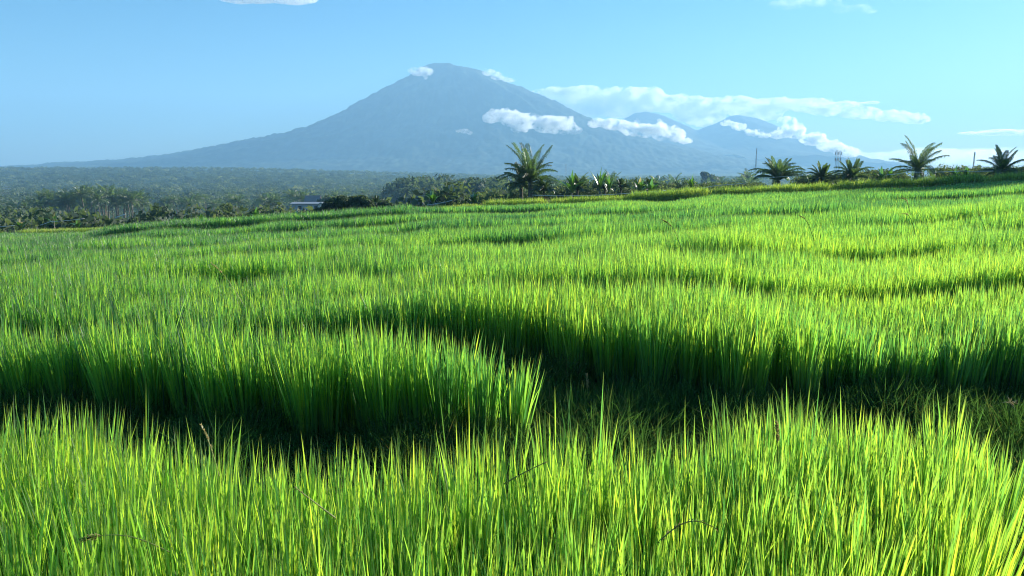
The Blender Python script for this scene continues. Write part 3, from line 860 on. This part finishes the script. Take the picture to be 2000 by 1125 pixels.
ZONES = []
def scatter_palms(n, pxr, Yr, sz, label, group, protos, seed, hjit=.25, tops=None):
    r = random.Random(seed)
    for k in range(n):
        Y = Yr[0] + (Yr[1] - Yr[0]) * r.random() ** 0.9; px = r.uniform(*pxr)
        x = (px - 1000) / FPX * Y; z = zat(px, Y)
        s = sz * (1 + r.uniform(-hjit, hjit))
        if tops:
            zt = at(px, np.interp(px, *tops) + r.uniform(-2, 12), Y)[2]; s = min(2.0, max(.45, (zt - z) / (11.0, 9.0, 12.5, 10.0, 7.5)[k % 5]))
        pr = protos[k % len(protos)]
        if not pr.get('placed'):
            pr['placed'] = 1; pr.location = (x, Y, z - .3); pr.scale = (s,) * 3; pr['label'] = label; pr['group'] = group
        else:
            c = dup(pr, (x, Y, z - .3), r.uniform(0, 6.28), (s, s, s * r.uniform(.9, 1.1)), label, group)
            if 'placed' in c: del c['placed']
TOPS_L = ([-100, 0, 90, 110, 200, 270, 300, 340, 420, 500, 560, 620, 690, 780], [392, 392, 384, 378, 374, 380, 395, 388, 384, 384, 374, 378, 380, 372])
TOPS_C = ([760, 800, 860, 940, 1000, 1050, 1100, 1200, 1300, 1400, 1480], [362, 354, 352, 347, 350, 356, 356, 352, 352, 350, 348])
PAL = [far_palm(h, i + 3) for i, h in enumerate((9.5, 7.5, 11.0, 8.5, 6.0))]
scatter_palms(46, (95, 285), (285, 390), 1.12, 'tall palm of the dense dark grove standing left of centre in the valley', 'palms of the dense left grove', PAL, 1, tops=TOPS_L)
scatter_palms(26, (-60, 105), (240, 400), 0.95, 'palm in the looser scrub at the left edge of the valley', 'palms at the left edge of the valley', PAL, 2, tops=TOPS_L)
scatter_palms(34, (320, 500), (330, 520), 1.0, 'palm in the broken grove between the dense grove and the house', 'palms between the dense grove and the house', PAL, 3, tops=TOPS_L)
scatter_palms(26, (500, 680), (330, 520), 0.9, 'hazy palm behind the house', 'palms behind the house', PAL, 4, tops=TOPS_L)
scatter_palms(22, (690, 790), (450, 650), 0.9, 'hazy palm beyond the spreading bush', 'palms beyond the spreading bush', PAL, 5)
scatter_palms(40, (1060, 1480), (300, 560), 0.85, 'grey hazy palm in the valley right of the tallest palm', 'palms in the valley right of the tallest palm', PAL, 6, tops=TOPS_C)
scatter_palms(24, (-100, 560), (100, 190), 0.55, 'young palm on the near slope just under the left rim', 'young palms on the slope under the left rim', PAL, 7)

BR = []
for i, (h, w) in enumerate(((9, 10), (12, 12), (7, 9), (10, 14))):
    b = broad_tree('broad_tree', '', (0, 0, 0), h, w, 300 + i, 900, 0.75, '')
    BR.append(b)
def scatter_trees(n, pxr, Yr, sz, label, group, seed, tops=None):
    r = random.Random(seed)
    for k in range(n):
        Y = r.uniform(*Yr); px = r.uniform(*pxr)
        x = (px - 1000) / FPX * Y; z = zat(px, Y); s = sz * r.uniform(.75, 1.25)
        if tops:
            zt = at(px, np.interp(px, *tops) + r.uniform(-3, 14), Y)[2]; s = min(2.4, max(.4, (zt - z) / (8.6, 11.5, 6.7, 9.6)[k % 4]))
        pr = BR[k % len(BR)]
        if not pr.get('placed'):
            pr['placed'] = 1; pr.location = (x, Y, z - .3); pr.scale = (s,) * 3; pr['label'] = label; pr['group'] = group
        else:
            c = dup(pr, (x, Y, z - .3), r.uniform(0, 6.28), (s, s, s * r.uniform(.85, 1.15)), label, group)
            if 'placed' in c: del c['placed']
scatter_trees(34, (775, 955), (400, 560), 1.15, 'tree of the dark blue wood left of the tallest palm', 'trees of the wood left of the tallest palm', 21, tops=TOPS_C)
scatter_trees(14, (930, 1010), (330, 460), 1.0, 'tree in the dark clump right behind the tallest palm', 'trees behind the tallest palm', 22, tops=TOPS_C)
scatter_trees(34, (1050, 1500), (420, 640), 0.85, 'small hazy tree in the valley right of the tallest palm', 'small trees in the valley on the right', 23, tops=TOPS_C)
scatter_trees(26, (-80, 110), (180, 420), 0.8, 'scrubby tree at the left edge of the valley', 'scrub trees at the left edge', 24)
scatter_trees(30, (100, 330), (200, 330), 0.55, 'low bushy tree at the foot of the dense grove', 'low trees at the foot of the dense grove', 25)
scatter_trees(48, (300, 800), (180, 420), 0.62, 'low bushy tree on the valley floor around the house', 'low trees around the house', 26)
for o in PAL + BR:
    if 'placed' in o: del o['placed']

# scrub on the near slope and the far woods: masses nobody could count
def scatter_mass(name, label, n, pxr, Yr, hr, wr, per, lsize, seed, zoff=0.0, power=1.0, mat=None, jag=0.4):
    r = np.random.default_rng(seed)
    Y = Yr[0] * (Yr[1] / Yr[0]) ** (r.uniform(0, 1, n) ** power); px = r.uniform(pxr[0], pxr[1], n)
    X = (px - 1000) / FPX * Y; Z = zground(X, Y)
    h = r.uniform(hr[0], hr[1], n); w = r.uniform(wr[0], wr[1], n)
    N = n * per; i = np.repeat(np.arange(n), per)
    d = r.normal(0, 1, (N, 3)); d /= np.linalg.norm(d, axis=1)[:, None]; d[:, 2] = np.abs(d[:, 2]) - 0.25
    rad = 0.6 + jag * r.uniform(0, 1, N)
    C = np.stack([X[i] + d[:, 0] * w[i] * .5 * rad, Y[i] + d[:, 1] * w[i] * .5 * rad, Z[i] + h[i] * (0.45 + 0.5 * d[:, 2] * rad)], -1)
    nn = d + r.normal(0, .5, (N, 3)); nn /= np.linalg.norm(nn, axis=1)[:, None]
    a = np.cross(nn, r.normal(0, 1, (N, 3))); a /= np.linalg.norm(a, axis=1)[:, None]; b = np.cross(nn, a)
    s = (lsize * w[i] * r.uniform(.6, 1.3, N))[:, None]
    V = np.stack([C - a * s, C + b * s * .6, C + a * s, C - b * s * .6], 1).reshape(-1, 3)
    t = np.clip(0.4 + r.normal(0, .22, n)[i] + r.normal(0, .1, N), 0, 1)
    return mk(name, quads_mesh(name, V, np.arange(N * 4).reshape(-1, 4), {'tint': np.repeat(t, 4)}), mat or M_TREE, kind='stuff', label=label, cat='undergrowth' if Yr[0] < 500 else 'forest')
scatter_mass('undergrowth', 'tangled green scrub covering the valley slope behind the field', 3600, (-350, 1000), (74, 520), (1.6, 4.2), (2.5, 6), 60, .08, 55, power=.8)
scatter_mass('undergrowth', 'hazy scrub in the valley behind the palms on the right', 1200, (980, 1900), (230, 520), (2, 5), (3, 7), 50, .08, 58, power=.8)
scatter_mass('forest', 'hazy far off forest covering the plain and the low ridge', 11000, (-500, 2000), (520, 2350), (5, 14), (9, 19), 60, .085, 56, power=.75)

# ------------------------------------------------------------------ cords, stakes, masts, houses
def cord(label, pts, Y, r=0.022):
    P = []
    for i in range(len(pts) - 1):
        a, b = at(*pts[i], Y[i] if hasattr(Y, '__len__') else Y), at(*pts[i + 1], Y[i + 1] if hasattr(Y, '__len__') else Y)
        for k in range(6):
            t = k / 6; q = a * (1 - t) + b * t; q[2] -= 0.35 * t * (1 - t) * min(1, np.linalg.norm(b - a) / 8)
            P.append(q)
    P.append(at(*pts[-1], Y[-1] if hasattr(Y, '__len__') else Y))
    g = G(); g.tube(P, r, 5)
    # loose twisted tail of tape at the middle
    mk('bird_scaring_cord', g.mesh('bird_scaring_cord', True), M_CORD, label=label, cat='cord', group='white cords strung along the rim')
    return P
cord('white cord stretched from the tallest palm to the banana clump on the rim', [(1040, 381), (1130, 382), (1245, 376), (1300, 372)], 63.8)
cord('white cord climbing the rim toward the low bushy palm', [(1345, 371), (1400, 362), (1460, 357)], 64.2)
cord('thin white cord across the heart of the low bushy palm', [(1478, 347), (1512, 346), (1580, 341)], 64.2, 0.018)
cord('pale cord running over the dark bank in front of the leaning plume palm', [(1730, 342), (1775, 336), (1880, 334), (1940, 334)], 64.0)
cord('white cord beside the upright leaf banana plant left of centre', [(834, 400), (858, 397), (884, 391)], 63.8)
cord('white cord dropping past the crossed stems on the far left', [(78, 440), (98, 433), (165, 427)], 64.0)
cord('short white cord end hanging at the extreme left of the rim', [(-20, 445), (0, 443), (28, 440)], 64.0)
cord('short slanting white cord below the dense left grove', [(225, 425), (246, 418)], 64.0, 0.035)
for (px, py, l) in [(835, 398, 'short pale stake holding the left end of the cord by the upright leaf banana'), (1348, 369, 'pale stake where the white cord starts to climb the rim'),
                    (104, 428, 'pale stake among the crossed banana stems on the far left'), (1300, 372, 'stake at the right end of the long white cord')]:
    t = at(px, py, 64.0); zb = zat(px, 64.0)
    g = G(); g.tube([(0, 0, 0), (0.02, 0, (t[2] - zb) * .5), (0.05, 0, t[2] - zb + .1)], [.035, .03, .025], 6)
    mk('wooden_stake', g.mesh('wooden_stake', True), M_STAKE, loc=(t[0], 64.0, zb - .05), label=l, cat='stake', group='stakes on the rim')

def lattice(name, label, px, pytop, Y, w0, w1, cat='tower'):
    x, _, zt = at(px, pytop, Y); zb = zat(px, Y); h = zt - zb
    root = mk(name, None, None, loc=(x, Y, zb), label=label, cat=cat)
    g = G(); n = 9; r = max(.025, h * .0018)
    C = lambda t, k: Vector(((-1, 1, 1, -1)[k] * (w0 + (w1 - w0) * t) / 2, (-1, -1, 1, 1)[k] * (w0 + (w1 - w0) * t) / 2, h * t))
    for k in range(4): g.tube([C(0, k), C(.5, k), C(1, k)], r, 4)
    mk('legs', g.mesh('legs'), M_STEEL, root)
    b = G()
    for i in range(n):
        for k in range(4):
            b.tube([C(i / n, k), C((i + 1) / n, (k + 1) % 4)], r * .6, 3); b.tube([C((i + 1) / n, k), C((i + 1) / n, (k + 1) % 4)], r * .6, 3)
    mk('bracing', b.mesh('bracing'), M_STEEL, root)
    return root, h
root, h = lattice('lattice_tower', 'lattice telecom tower with panel antennas above the pale feathery palm', 1638, 294, 420, 2.6, 1.8)
g = G()
for k in range(6):
    a = k * math.pi / 3
    for zz in (h - 1.5, h - 5): g.box((1.6 * math.cos(a), 1.6 * math.sin(a), zz), (.32, .25, 1.8), rz=a)
mk('antenna', g.mesh('antenna'), M_STEEL, root)
root, h = lattice('lattice_tower', 'slender lattice mast standing clear against the volcano foot left of the bushy palm', 1478, 290, 700, 0.8, 0.6)
root, h = lattice('lattice_tower', 'thin white sided mast between the leaning plume palm and the right edge palm', 1904, 297, 360, .55, .35)
root, h = lattice('lattice_tower', 'pale power pylon on the far left slope', 11, 361, 800, 6, 1.5)
g = G()
for zz, ww in ((h * .75, 9), (h * .87, 7)): g.box((0, 0, zz), (ww, .4, .5))
mk('cross_arm', g.mesh('cross_arm'), M_STEEL, root)
for i, (px, py, Y, l) in enumerate([(692, 331, 1500, 'faint mast leftmost above the forest ridge'), (831, 334, 1400, 'faint mast above the dark blue wood'), (916, 335, 1300, 'faint mast between the wood and the stubby banana plant'),
                                    (1105, 320, 900, 'faint mast just left of the bushy banana plant'), (1200, 333, 900, 'short faint mast right of the narrow banana plant')]):
    lattice('radio_mast', l, px, py, Y, 2.4, 1.2, 'mast')

def house(label, px, py, Y, w, d, h, roof, rz=0.15, wall=M_WALL, mr=M_ROOF):
    x, _, z = at(px, py, Y); zb = zat(px, Y)
    z0 = min(zb, z - 0.5)
    root = mk('house', None, None, loc=(x, Y, z), label=label, cat='house'); root.rotation_euler = (0, 0, rz)
    g = G(); hb = z - z0 + 0.5
    g.box((0, 0, h / 2 - hb / 2), (w, d, h + hb))
    g.add([(-w / 2, -d / 2, h), (-w / 2, d / 2, h), (-w / 2, 0, h + roof), (w / 2, -d / 2, h), (w / 2, d / 2, h), (w / 2, 0, h + roof)], [(0, 2, 1), (3, 4, 5)])
    mk('wall', g.mesh('wall'), wall, root)
    r = G(); e = 0.6
    for s in (-1, 1):
        y0, y1 = s * (d / 2 + e), 0; k = roof / (d / 2)
        z1, zz = h + roof + .03, h - e * k + .03
        V = [(-w / 2 - e, y0, zz), (w / 2 + e, y0, zz), (w / 2 + e, y1, z1), (-w / 2 - e, y1, z1)]
        V += [(a, b, c + .15) for a, b, c in V]
        r.add(V, [(0, 1, 2, 3), (7, 6, 5, 4), (0, 4, 5, 1), (1, 5, 6, 2), (2, 6, 7, 3), (3, 7, 4, 0)])
    mk('roof', r.mesh('roof'), mr, root)
    for k in range(max(2, int(w / 4))):
        q = G(); xx = -w / 2 + (k + .5) * w / max(2, int(w / 4)); q.box((xx, -d / 2 - .01, h * .5), (1.1, .1, 1.2)); mk('window', q.mesh('window'), M_DARK, root)
    q = G(); q.box((w / 2 + .01, 0, h * .4), (.1, 1.2, 2.0)); mk('door', q.mesh('door'), M_DARK, root)
    return root
house('long low house with a white metal roof left of the spreading bush', 606, 412, 260, 11, 6, 2.6, 0.35, 0.02, M_GREYWALL)
house('small white gabled house end peeking out beside the dark spreading bush', 634, 407, 230, 2.4, 3, 1.1, 0.7, 1.2, M_WALL)
house('dark tiled house roof behind the long low white roofed house', 612, 399, 300, 5, 6, 1.2, 2.2, 0.1, M_GREYWALL, M_TILE)
house('tiny far white roofed house on the left hillside, larger of two', 96, 362, 1500, 11, 8, 3, 2.5, 0.3)
house('tiny far white roofed house on the left hillside, smaller of two', 132, 361, 1600, 8, 7, 3, 2, -0.3)

# ------------------------------------------------------------------ seed stalks in the crop
def stalk(label, foot, head, Y, r=0.0022, seeds=26, hl=0.16, bendy=0.12, tint=0.8, name='grass_stalk', slen=0.014):
    a = at(*foot, Y); b = at(*head, Y if not hasattr(Y, '__len__') else Y)
    P = []
    for k in range(13):
        t = k / 12; q = a * (1 - t) + b * t
        q = q + np.array([0, 0, 1]) * bendy * math.sin(math.pi * t) * np.linalg.norm(b - a)
        P.append(Vector(q))
    root = mk(name, None, None, loc=tuple(P[0]), label=label, cat='grass stalk', group='loose stalks standing in the rice')
    g = G(); g.tube([p - P[0] for p in P], [r * (1 - .5 * k / 12) for k in range(13)], 5, min(1, tint))
    mk('stem', g.mesh('stem'), M_STALK, root)
    h = G(); L = (P[-1] - P[0]).length; rr = random.Random(int(foot[0]))
    for k in range(seeds):
        t = 1 - hl / max(L, hl) * rr.random() * 1.0; f = t * 12; i = min(int(f), 11); q = P[i].lerp(P[i + 1], f - i) - P[0]
        d = (Vector((rr.uniform(-1, 1), rr.uniform(-1, 1), rr.uniform(-.6, .6))).normalized() * .6 + (P[i + 1] - P[i]).normalized()).normalized()
        s = d.cross(Vector((.3, .5, 1))).normalized() * slen * .22
        h.add([q, q + d * slen * .5 + s, q + d * slen, q + d * slen * .5 - s], [(0, 1, 2, 3)], tint)
    mk('seed_head', h.mesh('seed_head'), M_SEED, root)
stalk('tan seed stalk curving up over the dark gap left of centre', (428, 930), (392, 830), 2.7, .0026, 34, .14)
stalk('long bent stalk with a nodding head in the left middle of the field', (478, 600), (413, 514), 6.6, .0022, 50, .16, .1, .9, slen=.02)
stalk('arched dark seed head standing over the field below the tallest palm strip', (1336, 500), (1294, 430), 9.5, .005, 50, .22, .2, .3, slen=.03)
stalk('small arched seed head right of centre in the upper field', (1590, 470), (1562, 422), 12, .006, 40, .2, .2, .3, slen=.03)
stalk('pale arched seed head high in the field below the dark bank', (1778, 420), (1762, 388), 15, .007, 40, .25, .3, .8, slen=.03)
stalk('thin arched stalk crossing the shaded patch at the upper right', (1790, 470), (1762, 418), 12, .006, 20, .2, .3, .6, slen=.03)
stalk('straight leaning stalk at the right of the upper field', (1925, 450), (1910, 412), 12, .006, 10, .1, .0, .6, slen=.02)
stalk('dry reddish seed head standing in the shaded path weeds', (1150, 800), (1146, 732), 4.6, .003, 60, .10, 0, .95, slen=.02)
stalk('dark bristly seed head poking from the front bed right of centre', (1520, 900), (1517, 825), 2.7, .003, 50, .08, 0, .5, slen=.018)
stalk('fallen bright straw stalk lying slanted on the front bed', (655, 1012), (580, 955), 2.15, .0032, 12, .03, .0, .9)
stalk('long thin stalk arching flat over the lower left of the front bed', (330, 1078), (165, 1052), 1.95, .0022, 60, .05, .12, .7, slen=.02)
stalk('light green stalk slanting across the middle of the front bed', (985, 945), (1068, 902), 2.35, .0028, 8, .03, .02, .5)
stalk('bristly stalk leaning over the lower right of the front bed', (1285, 1060), (1400, 1033), 2.0, .0022, 70, .22, .25, .4, slen=.016)

# umbrella sedge in the shade at the right edge
def sedge(label, px, py, Y, hgt, seed):
    x, _, z = at(px, py, Y)
    root = mk('umbrella_sedge', None, None, loc=(x, Y, z - hgt), label=label, cat='sedge', group='sedges in the weeds')
    g = G(); g.tube([(0, 0, 0), (.01, 0, hgt * .5), (0, 0, hgt)], [.003, .0025, .002], 5); mk('stem', g.mesh('stem'), M_WEED, root)
    h = G(); r = random.Random(seed)
    for k in range(16):
        a = r.uniform(0, 6.28); e = r.uniform(-.2, .9); L = r.uniform(.05, .11)
        d = Vector((math.cos(a) * math.cos(e), math.sin(a) * math.cos(e), math.sin(e))); s = d.cross(Vector((0, 0, 1))).normalized() * .003
        L *= .5; h.add([(0, 0, hgt), Vector((0, 0, hgt)) + d * L * .6 + s, Vector((0, 0, hgt - .01)) + d * L, Vector((0, 0, hgt)) + d * L * .6 - s], [(0, 1, 2, 3)], r.uniform(.5, 1))
    mk('flower_head', h.mesh('flower_head'), M_SEED, root)
sedge('umbrella sedge glinting in the shade at the right edge of the path', 1973, 788, 3.6, .35, 1)

# ------------------------------------------------------------------ clouds (closed volumes of droplets)
def cloud_mat(name, dens, scale, thr=0.38, soft=0.25):
    m, n, out = new_mat(name)
    tc = n.nodes.new('ShaderNodeTexCoord')
    no = n.nodes.new('ShaderNodeTexNoise'); no.inputs['Scale'].default_value = scale; no.inputs['Detail'].default_value = 5
    no.inputs['Roughness'].default_value = 0.62
    n.links.new(tc.outputs['Object'], no.inputs['Vector'])
    mr = n.nodes.new('ShaderNodeMapRange'); mr.inputs[1].default_value = thr; mr.inputs[2].default_value = thr + soft
    mr.inputs[3].default_value = 0; mr.inputs[4].default_value = dens
    n.links.new(no.outputs['Fac'], mr.inputs[0])
    pv = n.nodes.new('ShaderNodeVolumePrincipled')
    pv.inputs['Color'].default_value = (0.985, 0.985, 0.985, 1); pv.inputs['Anisotropy'].default_value = 0.6
    n.links.new(mr.outputs[0], pv.inputs['Density'])
    n.links.new(pv.outputs[0], out.inputs['Volume'])
    return m

import bmesh
def cloud(label, puffs, Y, mat, depth=1.0, flat=1.0, seed=0, voxel=None, rough=0.75):
    """puffs: (px, py, rx_px, rz_px); merged into one closed billowing body"""
    s = Y / FPX; r = random.Random(seed)
    bm = bmesh.new()
    c0 = at(puffs[0][0], puffs[0][1], Y)
    pf = list(puffs)
    for a, b in zip(puffs[:-1], puffs[1:]):              # uneven filling between neighbours
        if abs(a[0] - b[0]) < 1.6 * (a[2] + b[2]):
            for q in range(3):
                t = r.random(); k = r.uniform(.35, .8)
                pf.append((a[0] + (b[0] - a[0]) * t, a[1] + (b[1] - a[1]) * t + r.uniform(-.7, .5) * a[3], (a[2] + b[2]) * .5 * k, (a[3] + b[3]) * .5 * k))
    puffs = pf
    for (px, py, rx, rz) in puffs:
        c = at(px, py, Y) - c0; c[1] += r.uniform(-.5, .5) * rx * s * depth
        bmesh.ops.create_icosphere(bm, subdivisions=3, radius=1.0, matrix=Matrix.Translation(Vector(c)) @ Matrix.Diagonal((rx * s, max(rx, rz) * s * depth, rz * s, 1)))
        for k in range(int(6 + rx / 5)):                 # smaller billows on its flanks
            a = r.uniform(0, 6.28); e = r.uniform(-.2, 1.2); q = r.uniform(.25, .5)
            d = Vector((math.cos(a) * math.cos(e) * rx, math.sin(a) * math.cos(e) * max(rx, rz) * depth, math.sin(e) * rz)) * s * .85
            bmesh.ops.create_icosphere(bm, subdivisions=2, radius=1.0, matrix=Matrix.Translation(Vector(c) + d) @ Matrix.Diagonal((rz * s * q * 1.3, rz * s * q * 1.3, rz * s * q, 1)))
    me = bpy.data.meshes.new('cloud'); bm.to_mesh(me); bm.free()
    o = bpy.data.objects.new('cloud', me); COL.objects.link(o)
    mz = min(p[3] for p in puffs) * s; mr_ = s * sum(p[3] for p in puffs) / len(puffs)
    mod = o.modifiers.new('r', 'REMESH'); mod.mode = 'VOXEL'; mod.voxel_size = voxel or max(mz * 0.22, 3.0)
    for q, (sz, st) in enumerate(((1.6, rough), (0.6, rough * .6))):
        tx = bpy.data.textures.new('billow', 'CLOUDS'); tx.noise_scale = mr_ * sz; tx.noise_depth = 3
        dm = o.modifiers.new('d%d' % q, 'DISPLACE'); dm.texture = tx; dm.strength = mr_ * st; dm.mid_level = 0.5; dm.texture_coords = 'LOCAL'
    dg = bpy.context.evaluated_depsgraph_get()
    me2 = bpy.data.meshes.new_from_object(o.evaluated_get(dg))
    o.modifiers.clear(); o.data = me2; bpy.data.meshes.remove(me)
    me2.materials.clear(); me2.materials.append(mat)
    o.location = c0
    tag(o, 'thing', label, 'cloud', 'clouds round the mountains')
    o['kind'] = 'stuff'
    return o

MC_DENSE = cloud_mat('cloud_dense', 0.12, 0.024, 0.475, 0.17)
MC_WISP = cloud_mat('cloud_wisp', 0.0022, 0.006, 0.46, 0.3)
MC_SOFT = cloud_mat('cloud_soft', 0.045, 0.024, 0.45, 0.22)
MC_FAR = cloud_mat('cloud_far', 0.06, 0.009, 0.46, 0.17)
MC_THIN = cloud_mat('cloud_thin', 0.006, 0.004, 0.42, 0.3)

cloud('small cloud puff touching the left shoulder of the summit', [(822, 141, 22, 8), (838, 140, 9, 7), (806, 139, 10, 5), (830, 150, 5, 6)], 4700, MC_SOFT, seed=1)
cloud('thin cloud streak hugging the right shoulder of the summit', [(955, 142, 14, 6), (972, 150, 14, 6), (994, 156, 13, 4), (945, 136, 7, 3)], 4750, MC_SOFT, seed=2)
cloud('bright cumulus belt lying across the middle of the volcano', [(965, 228, 24, 12), (1000, 232, 26, 15), (1035, 236, 26, 15), (1070, 243, 28, 17), (1100, 245, 24, 17), (1122, 254, 15, 8), (1015, 251, 18, 9)], 3300, MC_DENSE, seed=3)
cloud('tiny cloud scrap left of the bright cumulus belt', [(897, 255, 8, 4), (908, 256, 10, 5), (918, 259, 5, 3)], 3300, MC_SOFT, seed=4)
cloud('cloud bank sliding down the right flank under the left small peak', [(1165, 240, 18, 9), (1195, 244, 22, 11), (1228, 252, 22, 12), (1262, 256, 22, 13), (1290, 258, 18, 17), (1318, 264, 18, 14), (1340, 275, 14, 7), (1245, 240, 7, 8), (1289, 243, 6, 12)], 3400, MC_DENSE, seed=5)
cloud('broken cloud band across the right small peak', [(1418, 240, 11, 6), (1442, 248, 14, 8), (1468, 259, 15, 7), (1492, 265, 14, 6)], 4400, MC_DENSE, seed=6)
cloud('cloud trail spilling down the far right ridge line', [(1524, 262, 20, 9), (1535, 240, 12, 12), (1552, 256, 20, 14), (1585, 272, 24, 12), (1620, 286, 26, 11), (1655, 298, 26, 10)], 4600, MC_DENSE, seed=7)
YF = 8900.0
cloud('long cloud bank stretching right from behind the volcano',
      [(1075, 186, 40, 12), (1130, 192, 46, 18), (1190, 192, 46, 20), (1250, 186, 50, 16), (1150, 212, 50, 22), (1220, 212, 56, 18), (1310, 202, 56, 17), (1380, 208, 56, 17), (1450, 206, 50, 14),
       (1510, 206, 46, 13), (1580, 207, 44, 14), (1625, 214, 34, 12), (1680, 220, 40, 12), (1740, 228, 40, 11), (1790, 233, 30, 9), (1380, 232, 40, 16), (1340, 225, 30, 14), (1480, 224, 50, 12)], YF, MC_FAR, depth=.8, seed=8, rough=.5, voxel=26)
cloud('low pale cloud veil above the horizon on the right', [(1720, 308, 60, 12), (1800, 306, 80, 16), (1890, 308, 80, 18), (1980, 306, 80, 18), (2060, 306, 80, 18)], YF + 400, MC_THIN, seed=9, voxel=34)
cloud('flat thin cloud sliver at the right edge', [(1915, 260, 35, 3.5), (1965, 258, 40, 6), (2010, 260, 40, 7)], YF, MC_FAR, seed=10, voxel=16)
cloud('tiny flat cloud above the right end of the long bank', [(1680, 202, 16, 2.2), (1706, 200, 16, 2.6)], YF, MC_FAR, seed=11, voxel=10)
cloud('smooth white cloud cut by the top edge of the picture', [(440, -14, 60, 13), (500, -18, 80, 22), (560, -14, 60, 14)], YF, MC_SOFT, seed=12, rough=.2, voxel=26)
cloud('wispy high cloud near the top right', [(1560, 2, 50, 7), (1610, 6, 30, 6), (1675, 16, 24, 5), (1640, 20, 20, 4), (1700, 22, 16, 3)], YF, MC_WISP, seed=13, rough=.6, voxel=18)

# ------------------------------------------------------------------ haze
HX, HY0, HY1, HZ0, HZ1 = 8000, -8000, 8000, -46.0, 735.0
g = G(); g.box((0, (HY0 + HY1) / 2, (HZ0 + HZ1) / 2), (2 * HX, HY1 - HY0, HZ1 - HZ0))
m, n, out = new_mat('haze')
pv = n.nodes.new('ShaderNodeVolumePrincipled')
pv.inputs['Color'].default_value = (0.365, 0.69, 1.0, 1)
pv.inputs['Density'].default_value = 2.1e-4
pv.inputs['Anisotropy'].default_value = 0.15
n.links.new(pv.outputs[0], out.inputs['Volume'])
mk('haze', g.mesh('haze'), m, kind='stuff', label='pale blue morning haze filling the valley air', cat='haze')
print('scene built')
